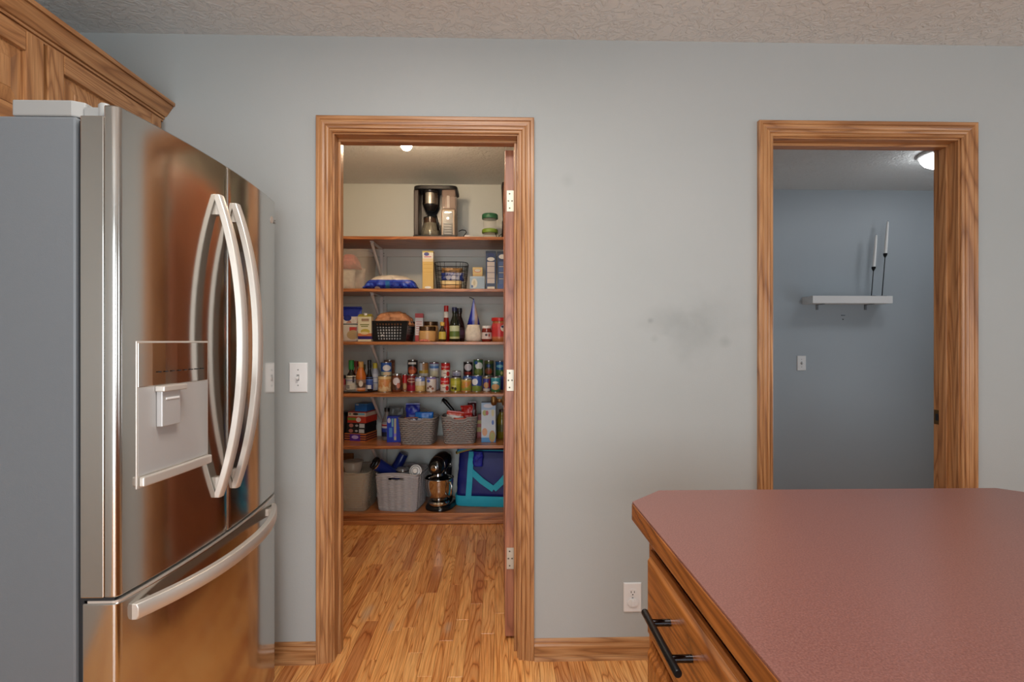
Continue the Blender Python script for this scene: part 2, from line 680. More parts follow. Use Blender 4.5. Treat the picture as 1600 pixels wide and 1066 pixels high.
# baseboards with shoe moulding
def baseboard(nm, x0, x1, y=W, s=-1):
    t_ = thing(nm, None, None, kind='structure')
    pr = [(0, 0), (.012, 0), (.012, .052), (.009, .060), (.009, .066), (.005, .074), (0, .078)]
    obj('board', loft(B(), [[(x0, y + s * d, z) for d, z in pr], [(x1, y + s * d, z) for d, z in pr]]), M_OAKX, t_)
    sh = [(.012, 0), (.025, 0), (.024, .008), (.019, .015), (.012, .017)]
    obj('shoe_moulding', loft(B(), [[(x0, y + s * d, z) for d, z in sh], [(x1, y + s * d, z) for d, z in sh]]), M_OAKX, t_)


baseboard('baseboard_left', XL, D1[0] - .066)
baseboard('baseboard_middle', D1[1] + .066, D2[0] - .066)
baseboard('baseboard_right', D2[1] + .066, XR)

# the pantry door, standing open into the pantry
dr = thing('door_1', None, None, (0.0455, W + T + .012, .013), kind='structure')
DWd, DHt, DT = .705, 2.028, .0385
b = B()
ST, RLh = .11, .12
for (y0, y1, z0, z1) in ((0, ST, 0, DHt), (DWd - ST, DWd, 0, DHt)):
    box(b, -DT / 2, DT / 2, y0, y1, z0, z1)
obj('stile', b, M_DOORZ, dr, bevel=.0015)
b = B()
for (z0, z1) in ((0, .22), (.92, 1.04), (DHt - .12, DHt)):
    box(b, -DT / 2, DT / 2, ST, DWd - ST, z0, z1)
obj('rail', b, M_DOORZ, dr, bevel=.0015)
for (z0, z1) in ((.22, .92), (1.04, DHt - .12)):
    p = bx(-.012, .012, ST, DWd - ST, z0, z1)
    obj('door_panel', p, M_DOORZ, dr)
    obj('raised_field', bx(-.017, .017, ST + .05, DWd - ST - .05, z0 + .05, z1 - .05), M_DOORZ, dr, bevel=.004)
for zc_ in (.325, 1.068, 1.816):
    h = obj('hinge', bx(-.0125, .0235, -.0022, 0, zc_ - .0445, zc_ + .0445), M_HINGE, dr, bevel=.0008)
    obj('knuckle', lathe([(.0055, zc_ - .0445), (.0055, zc_ + .0445)], 12, .0225, -.006), M_HINGE, h, autos=40)
    for (sx_, sz_) in ((.000, .030), (-.005, 0), (.010, 0), (.000, -.030)):
        g = lathe([(.0035, 0), (.0028, .0012)], 10)
        bmesh.ops.rotate(g, verts=g.verts, cent=(0, 0, 0), matrix=Matrix.Rotation(PI / 2, 3, 'X'))
        bmesh.ops.translate(g, verts=g.verts, vec=(sx_, -.0022, zc_ + sz_))
        obj('screw', g, M_SCREW, h)
kb = lathe([(.026, 0), (.026, .006), (.010, .010), (.010, .035), (.024, .042), (.028, .055), (.022, .066), (.004, .070)], 20)
bmesh.ops.rotate(kb, verts=kb.verts, cent=(0, 0, 0), matrix=Matrix.Rotation(-PI / 2, 3, 'Y'))
bmesh.ops.translate(kb, verts=kb.verts, vec=(-DT / 2, DWd - .065, .91))
obj('door_knob', kb, M_BRASS, dr, smooth=True)

# ------------------------------------------------------------------ pantry shelves
SF = 3.57
SHZ = [1.954, 1.600, 1.2407, .8875, .534, .0767]
shelf_lab = ['top wooden pantry shelf carrying the coffee maker', 'second pantry shelf from the top, carrying the black wire basket',
             'third pantry shelf, at eye height, carrying jars and sauce bottles', 'fourth pantry shelf, carrying the rows of food cans',
             'fifth pantry shelf, carrying two grey woven baskets', 'lowest pantry shelf just above the floor, carrying the stand mixer']
BRX = -0.876
for i, z in enumerate(SHZ):
    s = thing('pantry_shelf', shelf_lab[i], 'shelf', (-.4, SF, z), group='wooden shelves of the pantry')
    x0, x1 = PXL + .4 + .002, PXR + .4 - .002
    obj('board', bx(x0, x1, .014, PB - SF - .026, -.019, 0), M_SHELF, s)
    obj('front_edge', bx(x0, x1, 0, .014, -.021, 0), M_SHELF, s, bevel=.003)
    if i < 5:
        obj('cleat', bx(x0, x1, PB - SF - .020, PB - SF - .002, -.095 + (0.02 if i == 0 else 0.02), -.021), M_WHITEP, s)
        bxx = BRX + .4
        br_ = obj('bracket', bx(bxx - .012, bxx + .012, .07, PB - SF - .032, -.026, -.0195), M_WHITE, s, bevel=.001)
        y1 = PB - SF - .032
        obj('brace', tube([(bxx, .085, -.032), (bxx, y1 - .012, -.225)], .011, 8), M_WHITE, br_, autos=50)
        obj('bracket_leg', bx(bxx - .012, bxx + .012, y1 - .006, y1, -.24, -.0195), M_WHITE, br_, bevel=.001)
        for zz in (-.055, -.075):
            obj('screw', bx(bxx + .016, bxx + .021, y1 - .0075, y1 - .0055, zz - .003, zz + .003), M_SCREW, br_)
    else:
        obj('toe_board', bx(x0, x1, .010, .028, -.0755, -.021), M_SHELF, s)
        obj('toe_moulding', bx(x0, x1, -.004, .0095, -.0755, -.048), M_SHELF, s, bevel=.004)
bt = thing('wall_batten', 'white upright batten fixed to the pantry back wall behind the shelf brackets', 'batten', (-0.862, PB - .012, .09))
obj('upright', bx(-.022, .022, -.012, .0115, 0, 1.84), M_WHITEP, bt, bevel=.001)

# pantry lamp: bare bulb in a ceiling holder
XB, YBu = xat(635, 2.80), 2.80
pl_ = thing('pantry_lamp', 'bare glowing bulb in a ceiling holder inside the pantry', 'lamp', (XB, YBu, CH))
obj('holder', lathe([(.055, -.0005), (.055, -.018), (.035, -.040), (.022, -.048), (.020, -.066)], 24), M_WHITE, pl_, autos=40)
obj('bulb', lathe([(.013, -.060), (.016, -.075), (.026, -.105), (.030, -.125), (.031, -.140), (.028, -.156), (.019, -.168), (.006, -.173)], 24),
    emit('bulb_glow', (1.0, 0.75, 0.50, 1), 245), pl_, smooth=True)

# lamp in the room beyond: shallow glass dome
def dome_lamp(label, x_, y_):
    dl = thing('ceiling_dome_lamp', label, 'lamp', (x_, y_, CH), group='dome lamps of the room beyond')
    obj('canopy', lathe([(.150, -.0005), (.150, -.018), (.140, -.024)], 40), M_WHITE, dl, autos=40)
    obj('glass_dome', lathe([(.138, -.022), (.134, -.042), (.118, -.064), (.088, -.082), (.050, -.092), (.012, -.096)], 40),
        emit('dome_glow', (0.95, 0.97, 1.0, 1), 10.5), dl, smooth=True)


dome_lamp('round white glass dome lamp on the ceiling beyond the second doorway', 2.81, 3.22)
dome_lamp('added second dome lamp of the room beyond, unseen past the jamb', 3.40, 3.30)  # unseen lamp, added to steer the shelf and candle shadows

# ================================================================== WALL FITTINGS
def plate(name, label, x, y, z, kind):
    t_ = thing(name, label, 'switch' if kind == 'switch' else 'outlet', (x, y, z))
    pts = [(-.035, -.0575), (.035, -.0575), (.035, .0575), (-.035, .0575)]
    ins = lambda d: [(math.copysign(abs(a) - d, a), math.copysign(abs(c) - d, c)) for a, c in pts]
    obj('cover_plate', loft(B(), [[(a, 0, c) for a, c in pts], [(a, -.003, c) for a, c in pts], [(a, -.0058, c) for a, c in ins(.003)]]), M_WHITE, t_)
    def screw(zz):
        g = lathe([(.003, 0), (.0026, .0012)], 10)
        bmesh.ops.rotate(g, verts=g.verts, cent=(0, 0, 0), matrix=Matrix.Rotation(PI / 2, 3, 'X'))
        bmesh.ops.translate(g, verts=g.verts, vec=(0, -.0058, zz))
        obj('screw', g, M_FGREY, t_)
    if kind == 'switch':
        screw(.030); screw(-.030)
        obj('toggle_slot', bx(-.005, .005, -.0064, -.0056, -.0120, .0120), M_FGREY, t_)
        tg_ = bx(-.0036, .0036, -.016, 0, -.004, .004)
        obj('toggle', tg_, M_WHITE, t_, loc=(0, -.005, .002), rot=(math.radians(28), 0, 0), bevel=.001)
    else:
        screw(0)
        for s_ in (1, -1):
            f = ring(0, 0, 0, .0172, .0145, 24, 2.6)
            soc = obj('socket', loft(B(), [[(a, -.0056, s_ * .0195 + c) for a, c, _ in f], [(a, -.0072, s_ * .0195 + c) for a, c, _ in f]]), M_WHITE, t_)
            if s_ == 1:
                for a, hh in ((-.0063, .0042), (.0063, .0036)):
                    obj('slot', bx(a - .0012, a + .0012, -.0077, -.0070, .0225 - hh, .0225 + hh), M_DARK, soc)
                g = lathe([(.0026, 0), (.0026, .0006)], 10)
                bmesh.ops.rotate(g, verts=g.verts, cent=(0, 0, 0), matrix=Matrix.Rotation(PI / 2, 3, 'X'))
                bmesh.ops.translate(g, verts=g.verts, vec=(0, -.0071, .0125))
                obj('ground_hole', g, M_DARK, soc)
        cap = obj('child_guard', loft(B(), [[(a * 1.25, -.0072, -.0195 + c * 1.15) for a, c, _ in ring(0, 0, 0, .0172, .0145, 24, 2.2)],
                                            [(a * 1.18, -.0105, -.0195 + c * 1.08) for a, c, _ in ring(0, 0, 0, .0172, .0145, 24, 2.2)]]), M_WHITE, t_)
        obj('grip', bx(-.004, .004, -.0145, -.0104, -.032, -.009), M_WHITE, cap, bevel=.001)


plate('light_switch', 'white toggle light switch plate between the fridge and the pantry doorway', xat(466.5, W), W, zat(466.5, 590, W), 'switch')
plate('wall_outlet', 'white wall outlet with a child guard, low beside the island', xat(988, W), W, zat(988, 933, W), 'outlet')
plate('light_switch', 'small white toggle switch below the floating shelf beyond the doorway', xat(1252, HB), HB, zat(1252, 567.5, HB), 'switch')

# floating shelf with candles in the room beyond
FX0, FX1 = xat(1253, HB), xat(1395, 3.908)
fz = 1.531
fs = thing('floating_shelf', 'white floating wall shelf seen through the second doorway', 'shelf', (FX0, HB, fz))
obj('board', bx(0, FX1 - FX0, -.142, -.002, 0, .056), M_WHITE, fs, bevel=.0015)
for px in (1279, 1355):
    xx = xat(px, HB - .02) - FX0
    br2 = obj('bracket', bx(xx - .008, xx + .008, -.090, -.0005, -.0035, -.0003), M_FSIDE, fs)
    obj('bracket_leg', bx(xx - .008, xx + .008, -.005, -.0005, -.042, -.003), M_FSIDE, br2)
for nm, px, pzc, ptop, lab in (('candle_holder', 1361.5, 417, 367, 'shorter'), ('candle_holder', 1378, 396, 346, 'taller')):
    yy = HB - .085
    x_ = xat(px, yy)
    zb = fz + .0565
    hz_ = zat(px, pzc, yy) - zb
    lean = math.radians(4.6)
    ch = thing('candle_holder', lab + ' black metal candlestick standing on the white floating shelf', 'candlestick', (x_, yy, zb))
    obj('foot', lathe([(.034, 0), (.034, .003), (.006, .007)], 24), M_BLACKM, ch, autos=40)
    tx = math.tan(lean)
    def lean_ring(prof, n=16):
        return loft(B(), [ring(z * tx, 0, z, r, n=n) for r, z in prof])
    obj('stem', lean_ring([(.0032, .005), (.0032, hz_ - .03)]), M_BLACKM, ch, smooth=True)
    obj('cup', lean_ring([(.0034, hz_ - .034), (.012, hz_ - .018), (.0145, hz_ - .010), (.0145, hz_)]), M_BLACKM, ch, autos=40)
    cl = zat(px, ptop, yy) - zb - hz_
    cd = thing('taper_candle', 'white taper candle standing in the %s black candlestick' % lab, 'candle', (x_ + hz_ * tx, yy, zb + hz_))
    obj('wax', lean_ring([(.0115, .0003), (.0110, cl * .3), (.0085, cl * .85), (.0065, cl * .97), (.003, cl)]), M_WAX, cd, autos=50)
    obj('wick', lean_ring([(.0008, cl), (.0008, cl + .008)], 6), M_DARK, cd)
wa = thing('wall_anchor', 'small dark screw anchor marks in the grey wall under the floating shelf', 'anchor', (xat(1317, HB), HB, zat(1317, 496, HB)))
obj('anchor_bar', bx(-.016, .016, -.004, -.0002, .013, .017), M_DARK, wa)
obj('screw_head', bx(-.004, .004, -.004, -.0002, -.019, -.013), M_DARK, wa)

# ================================================================== REFRIGERATOR
FXE, FY0, FY1 = -0.807, 1.131, 1.917     # front edge plane, near and far side
BOW = .030
FM = (FY0 + FY1) / 2
fr = thing('refrigerator', 'large stainless french-door refrigerator with ice and water dispenser and bottom freezer', 'refrigerator', (-1.2, FM, 0))


def F(p):      # world to fridge local
    return (p[0] + 1.2, p[1] - FM, p[2])


def bowx(y):
    u = (y - FM) / (FY1 - FY0) * 2
    return FXE + BOW * (1 - u * u)


def front_poly(y0, y1, back, r0, r1, n=18):
    """plan outline of a bowed door: rounded at ends"""
    pts = [(back, y0)]
    for i in range(5):
        a = PI / 2 * i / 4
        pts.append((bowx(y0 + r0) - r0 + r0 * math.sin(a), y0 + r0 - r0 * math.cos(a)))
    for i in range(1, n):
        y = y0 + r0 + (y1 - r1 - y0 - r0) * i / n
        pts.append((bowx(y), y))
    for i in range(5):
        a = PI / 2 * i / 4
        pts.append((bowx(y1 - r1) - r1 + r1 * math.cos(a), y1 - r1 + r1 * math.sin(a)))
    pts.append((back, y1))
    return [(x_ + 1.2, y_ - FM) for x_, y_ in pts]


GAP = .004
DTOP = 1.745
SPL = .695
b = bx(*[v for v in (-1.585 + 1.2, -.895 + 1.2, FY0 + .004 - FM, FY1 - .004 - FM, .035, 1.722)])
obj('cabinet_body', b, M_FSIDE, fr, bevel=.006)
obj('gasket', bx(-.896 + 1.2, -.884 + 1.2, FY0 + .012 - FM, FY1 - .012 - FM, .05, 1.715), M_DARK, fr)
for (sx_, sy_) in ((-1.50, FY0 + .06), (-1.50, FY1 - .06), (-.95, FY0 + .06), (-.95, FY1 - .06)):
    obj('foot', lathe([(.02, .0004), (.02, .012), (.012, .014), (.012, .04)], 12, sx_ + 1.2, sy_ - FM), M_DARK, fr)
for side, (y0, y1) in enumerate(((FY0, FM - GAP / 2), (FM + GAP / 2, FY1))):
    rr = (.014, .004) if side == 0 else (.004, .014)
    d_ = obj('door', prism(front_poly(y0, y1, -.835, *rr), SPL + .006, DTOP), M_STEEL, fr, autos=25, bevel=.003)
    obj('door_liner', bx(-.884 + 1.2, -.8352 + 1.2, y0 - FM, y1 - FM, SPL + .006, 1.722), M_STEEL, d_, bevel=.002)
    # bowed bar handle beside the centre gap
    yh = FM - .052 if side == 0 else FM + .040
    pts = []
    for i in range(25):
        u = i / 24
        z = .815 + (1.648 - .815) * u
        o_ = .004 + .066 * (1 - abs(2 * u - 1) ** 2.2)
        pts.append((bowx(yh) + o_ + 1.2, z))
    rings = []
    for i, (xx, z) in enumerate(pts):
        u = i / 24
        hw = .0145 + .004 * math.sin(PI * u)
        th = .020
        rings.append([(xx - th * .5, yh - FM - hw, z), (xx + th * .30, yh - FM - hw * .95, z), (xx + th * .5, yh - FM - hw * .45, z), (xx + th * .5, yh - FM + hw * .45, z),
                      (xx + th * .30, yh - FM + hw * .95, z), (xx - th * .5, yh - FM + hw, z)])
    hd = obj('handle', loft(B(), rings), M_HANDLE, d_, autos=45, bevel=.0015)
    for z in (.845, 1.618):
        obj('mount', bx(bowx(yh) - .004 + 1.2, bowx(yh) + .012 + 1.2, yh - FM - .010, yh - FM + .010, z - .025, z + .025), M_HANDLE, hd)
    if side == 0:
        ya, yb2 = 1.178, 1.424
        dp = obj('dispenser', loft(B(), [[(bowx(y) + 1.2 - .004, y - FM, .917) for y in (ya, yb2)] + [(bowx(yb2) + 1.2 + .0018, yb2 - FM, .917), (bowx((ya + yb2) / 2) + 1.2 + .0018, (ya + yb2) / 2 - FM, .917), (bowx(ya) + 1.2 + .0018, ya - FM, .917)],
                                         [(bowx(y) + 1.2 - .004, y - FM, 1.245) for y in (ya, yb2)] + [(bowx(yb2) + 1.2 + .0018, yb2 - FM, 1.245), (bowx((ya + yb2) / 2) + 1.2 + .0018, (ya + yb2) / 2 - FM, 1.245), (bowx(ya) + 1.2 + .0018, ya - FM, 1.245)]]), M_HANDLE, d_, bevel=.001)
        def face(nm, y0_, y1_, z0, z1, off, th, m, **k):
            n = 6
            rg = []
            for i in range(n + 1):
                y = y0_ + (y1_ - y0_) * i / n
                X0 = bowx(y) + 1.2 + off
                rg.append([(X0, y - FM, z0), (X0, y - FM, z1), (X0 + th, y - FM, z1), (X0 + th, y - FM, z0)])
            return obj(nm, loft(B(), rg), m, dp, **k)
        face('display_panel', ya + .004, yb2 - .004, 1.142, 1.241, .0012, .0016, M_STEEL, bevel=.0008)
        face('recess_panel', ya + .004, yb2 - .004, .945, 1.140, .0012, .0012, M_DISP)
        face('drip_ledge', ya + .004, yb2 - .004, .921, .943, .003, .012, M_HANDLE, bevel=.003)
        face('paddle', 1.232, 1.292, 1.046, 1.130, .003, .014, M_DISP, bevel=.002)
        face('nozzle', 1.228, 1.305, 1.128, 1.141, .003, .022, M_HANDLE, bevel=.002)
        face('paddle_grip', 1.243, 1.286, 1.108, 1.113, .016, .003, M_WHITE, bevel=.001)
        for k_ in range(8):
            face('indicator_mark', 1.235 + k_ * .022, 1.245 + k_ * .022, 1.172, 1.1745, .0052, .0005, M_DARK)
    else:
        yl = xat(413, 1.87)
        yl = 1.868
        em = obj('emblem', loft(B(), [[(bowx(yl) + 1.2 + o_, yl - FM + a, 1.672 + c) for a, c, _ in ring(0, 0, 0, .0125, n=24)] for o_ in (0, .002)]), M_HANDLE, d_)
        g = text_mesh('LG', .021)
        bmesh.ops.rotate(g, verts=g.verts, cent=(0, 0, 0), matrix=Matrix.Rotation(PI / 2, 3, 'X'))
        bmesh.ops.rotate(g, verts=g.verts, cent=(0, 0, 0), matrix=Matrix.Rotation(PI / 2, 3, 'Z'))
        bmesh.ops.translate(g, verts=g.verts, vec=(bowx(1.895) + 1.2 + .0008, 1.897 - FM, 1.671))
        obj('lettering', g, plain('emblem_grey', srgb(110, 108, 104), .4), em)
# freezer drawer
dz = obj('freezer_drawer', prism(front_poly(FY0, FY1, -.880, .014, .014), .030, SPL - .006), M_STEEL, fr, autos=25, bevel=.003)
obj('drawer_lip', prism([(x_ * 1, y_) for x_, y_ in front_poly(FY0 + .002, FY1 - .002, -.870, .014, .014)], SPL - .0062, SPL - .001), M_HANDLE, dz)
rings = []
for i in range(25):
    u = i / 24
    y = 1.168 + (1.885 - 1.168) * u
    o_ = .004 + .052 * (1 - abs(2 * u - 1) ** 2.4)
    X0 = bowx(y) + o_ + 1.2
    zc_ = .652
    hw, th = .018, .020
    rings.append([(X0 - th * .5, y - FM, zc_ - hw), (X0 + th * .3, y - FM, zc_ - hw * .95), (X0 + th * .5, y - FM, zc_ - hw * .5), (X0 + th * .5, y - FM, zc_ + hw * .5),
                  (X0 + th * .3, y - FM, zc_ + hw * .95), (X0 - th * .5, y - FM, zc_ + hw)])
hd = obj('handle', loft(B(), rings), M_HANDLE, dz, autos=45, bevel=.0015)
for y in (1.20, 1.853):
    obj('mount', bx(bowx(y) - .004 + 1.2, bowx(y) + .012 + 1.2, y - FM - .02, y - FM + .02, .640, .664), M_HANDLE, hd)
obj('hinge_bracket', bx(-.885 + 1.2, -.815 + 1.2, FY0 + .004 - FM, FY0 + .04 - FM, SPL - .0008, SPL + .0052), M_DARK, fr)
# hinge covers on top
for y0, y1 in ((FY0 + .006, FY0 + .075), (FY1 - .075, FY1 - .006)):
    hc = obj('hinge_cover', prism([(-1.03 + 1.2, y0 - FM), (-.907 + 1.2, y0 - FM), (-.886 + 1.2, y0 + .012 - FM), (-.886 + 1.2, y1 - FM), (-1.03 + 1.2, y1 - FM)], 1.7225, 1.757), M_FGREY, fr, bevel=.003)
    ym = y0 + .018
    obj('hinge_arm', bx(-.886 + 1.2, -.852 + 1.2, ym - .010 - FM, y1 - .02 - FM, 1.7228, 1.745), M_FGREY, hc)
    obj('hinge_barrel', lathe([(.012, 1.7228), (.012, 1.752), (.009, 1.756)], 16, -.850 + 1.2, ym - FM), M_FGREY, hc, autos=40)

# ================================================================== CABINET OVER THE FRIDGE
CX = -1.300
cb = thing('wall_cabinet', 'oak wall cabinet with raised-panel doors and crown moulding above the refrigerator', 'cabinet', (-1.46, 1.55, 1.80))
CO = Vector((-1.46, 1.55, 1.80))


def Lc(x0, x1, y0, y1, z0, z1):
    return bx(x0 - CO.x, x1 - CO.x, y0 - CO.y, y1 - CO.y, z0 - CO.z, z1 - CO.z)


CY0, CY1 = 1.05, W - .001
obj('carcass', Lc(XL + .002, CX - .020, CY0, CY1, 1.80, 2.13), M_OAKZ, cb)
for (y0, y1) in ((CY0, CY0 + .04), (1.509, 1.529), (CY1 - .05, CY1)):
    obj('frame_stile', Lc(CX - .0199, CX, y0, y1, 1.80, 2.13), M_OAKZ, cb)
obj('frame_rail', Lc(CX - .0199, CX - .0005, CY0 + .04, CY1 - .05, 2.06, 2.13), M_OAKY, cb)
obj('frame_rail', Lc(CX - .0199, CX - .0005, CY0 + .04, CY1 - .05, 1.80, 1.83), M_OAKY, cb)
for y0, y1 in ((1.075, 1.512), (1.526, 2.025)):
    z0, z1, st = 1.815, 2.088, .055
    d_ = obj('door', Lc(CX - .012, CX + .006, y0 + st - .008, y1 - st + .008, z0 + st - .008, z1 - st + .008), M_OAKZ, cb)
    obj('stile', Lc(CX + .0005, CX + .019, y0, y0 + st, z0, z1), M_OAKZ, d_, bevel=.003)
    obj('stile', Lc(CX + .0005, CX + .019, y1 - st, y1, z0, z1), M_OAKZ, d_, bevel=.003)
    obj('rail', Lc(CX + .0005, CX + .019, y0 + st, y1 - st, z1 - st, z1), M_OAKY, d_, bevel=.003)
    obj('rail', Lc(CX + .0005, CX + .019, y0 + st, y1 - st, z0, z0 + st), M_OAKY, d_, bevel=.003)
    ia, ib, ic, idd = y0 + st + .006, y1 - st - .006, z0 + st + .006, z1 - st - .006
    k = .035
    rp = lambda x_, d: [(x_ - CO.x, ia + d - CO.y, ic + d - CO.z), (x_ - CO.x, ib - d - CO.y, ic + d - CO.z), (x_ - CO.x, ib - d - CO.y, idd - d - CO.z), (x_ - CO.x, ia + d - CO.y, idd - d - CO.z)]
    obj('raised_panel', loft(B(), [rp(CX + .004, 0), rp(CX + .008, 0), rp(CX + .015, k), rp(CX + .0165, k + .002)]), M_OAKZ, d_)
crp = [(0, 2.090), (.007, 2.090), (.008, 2.096), (.004, 2.0965), (.0045, 2.0985), (.013, 2.0985), (.014, 2.105), (.010, 2.1055), (.0105, 2.1075), (.019, 2.108), (.024, 2.114), (.032, 2.126), (.043, 2.142), (.047, 2.145), (.043, 2.1455), (.0435, 2.148), (.052, 2.148), (.053, 2.161), (0, 2.161)]
obj('crown_moulding', loft(B(), [[(CX + u - CO.x, CY0 - CO.y, z - CO.z) for u, z in crp], [(CX + u - CO.x, CY1 - CO.y, z - CO.z) for u, z in crp]]), M_OAKY, cb)

# ================================================================== ISLAND
ix0, ix1, iy0, iy1 = .274, 1.20, -.75, 1.156
ch_ = .080
wt = thing('island_worktop', 'red-brown laminate island worktop with clipped corners and oak edge', 'worktop', (.74, .2, .876))
poly = [(ix0, iy0), (ix1, iy0), (ix1, iy1 - ch_), (ix1 - ch_, iy1), (ix0 + ch_, iy1), (ix0, iy1 - ch_)]
pl2 = [(a - .74, c - .2) for a, c in poly]


def inset(p, d):
    cx = sum(a for a, _ in p) / len(p); cy = sum(c for _, c in p) / len(p)
    sx_ = max(a for a, _ in p) - cx; sy_ = max(c for _, c in p) - cy
    return [((a - cx) * (1 - d / sx_) + cx, (c - cy) * (1 - d / sy_) + cy) for a, c in p]


obj('laminate_top', prism(inset(pl2, .0012), .0340, .038), M_LAM, wt, bevel=.0008)
obj('oak_edge', prism(pl2, 0, .0339), M_ISLY, wt, bevel=.002)
isl = thing('kitchen_island', 'oak kitchen island cabinet with routed drawer fronts and black bar pulls', 'cabinet', (.74, .14, 0))


def Li(x0, x1, y0, y1, z0, z1):
    return bx(x0 - .74, x1 - .74, y0 - .14, y1 - .14, z0, z1)


kx = .294
obj('carcass', Li(kx + .02, 1.16, -.70, 1.000, .10, .8755), M_ISLZ, isl)
obj('toe_kick', Li(kx + .075, 1.10, -.66, .96, .0005, .0998), M_DARK, isl)
obj('end_panel', Li(kx, 1.16, 1.0002, 1.019, .10, .8755), M_ISLZ, isl, bevel=.001)
for y0, y1 in ((.985, 1.0), (.555, .590), (.12, .155), (-.70, -.66)):
    obj('frame_stile', Li(kx, kx + .0199, y0, y1, .10, .8755), M_ISLZ, isl)
for y0, y1 in ((.590, .985), (.155, .555), (-.66, .12)):
    for z0, z1 in ((.850, .8755), (.672, .690), (.10, .13)):
        obj('frame_rail', Li(kx, kx + .0199, y0, y1, z0, z1), M_ISLY, isl)


def routed(nm, y0, y1, z0, z1, m):
    X_ = kx - .0006
    r = lambda x_, d: [(x_ - .74, y0 + d - .14, z0 + d), (x_ - .74, y1 - d - .14, z0 + d), (x_ - .74, y1 - d - .14, z1 - d), (x_ - .74, y0 + d - .14, z1 - d)]
    return obj(nm, loft(B(), [r(X_, 0), r(X_ - .005, 0), r(X_ - .006, .003), r(X_ - .0075, .009), r(X_ - .0135, .0135), r(X_ - .0145, .0150), r(X_ - .0160, .021)]), m, isl)


def pull(parent, y, z, upright=False):
    o = Vector((kx - .0167 - .74, y - .14, z))
    d = Vector((0, 0, 1)) if upright else Vector((0, 1, 0))
    c = o + Vector((-.032, 0, 0))
    h = obj('pull', tube([c - d * .083, c - d * .0815, c + d * .0815, c + d * .083], [.0052, .006, .006, .0052], 16), M_BLACKM, parent, autos=40)
    for s_ in (-1, 1):
        p = c + d * s_ * .048
        obj('post', tube([p, p + Vector((.0325, 0, 0))], .0056, 12), plain('black_chrome', srgb(70, 72, 76), .12, 1.0), h, autos=40)


for y0, y1 in ((.584, .991), (.149, .561), (-.655, .126)):
    d_ = routed('drawer_front', y0, y1, .690 - .004, .848, M_ISLY)
    pull(d_, (y0 + y1) / 2 + .007, .789)
    d2 = routed('cabinet_door', y0, y1, .124, .678, M_ISLZ)
    pull(d2, y0 + .035, .56, True)
# ================================================================== PANTRY GOODS
EPS = .0005


def span(px0, px1, Y):
    a, c = xat(px0, Y), xat(px1, Y)
    return (a + c) / 2, c - a


def S(*c):
    return srgb(*c)


def carton(label, px0, px1, ytop, Y, depth, z, pr, name='food_box', cat='box', rz=0, group=None, flap=True):
    """printed cardboard box: body, tuck flap, glued side seam"""
    xc, w = span(px0, px1, Y)
    h = zat((px0 + px1) / 2, ytop, Y) - z
    t_ = thing(name, label, cat, (xc, Y + depth / 2, z + EPS), rz, group)
    m = prt(name + '_print', w, h, **pr)
    obj('body', bx(-w / 2, w / 2, -depth / 2, depth / 2, 0, h), m, t_, bevel=.0012)
    if flap:
        obj('top_flap', bx(-w / 2 + .003, w / 2 - .003, -depth / 2 + .001, depth * .30, h + .0001, h + .0009), m, t_)
        obj('side_seam', bx(w / 2 + .0001, w / 2 + .0008, depth * .25, depth / 2 - .002, .004, h - .004), m, t_)
    return t_, w, h


def can(label, px0, px1, ytop, ybot, Y, zbase, pr, name='food_can', cat='can', group='food cans on the fourth shelf', text=None):
    xc, w = span(px0, px1, Y)
    r = w / 2
    pm_ = (px0 + px1) / 2
    h = (ybot - ytop) * (xc * SY + Y * CY) / FPX
    t_ = thing(name, label, cat, (xc, Y, zbase + EPS), random.Random(label).uniform(-.15, .15), group)
    m = prt(name + '_label', w, h, **pr)
    ri = .0035
    obj('label', lathe([(r - .0012, ri), (r - .0006, ri + .001), (r - .0006, h - ri - .001), (r - .0012, h - ri)], 28), m, t_, autos=40)
    obj('rim', lathe([(r - .004, h - ri + .0002), (r, h - ri + .0002), (r, h - .0006), (r - .0012, h), (r - .004, h), (r - .005, h - .003), (.001, h - .003)], 28), M_TIN, t_, autos=40)
    obj('base_rim', lathe([(r - .006, 0), (r - .001, 0), (r, .0008), (r, ri - .0002), (r - .004, ri - .0002)], 28), M_TIN, t_, autos=40)
    if text:
        body, size, zf, colr = text
        g = text_mesh(body, size, .0002)
        for v in g.verts:
            a = v.co.x / r
            rr = r - .0004 + v.co.z
            v.co = Vector((rr * math.sin(a), -rr * math.cos(a), zf * h + v.co.y))
        obj('lettering', g, plain('print_ink', colr, .4), t_)
    return t_, h


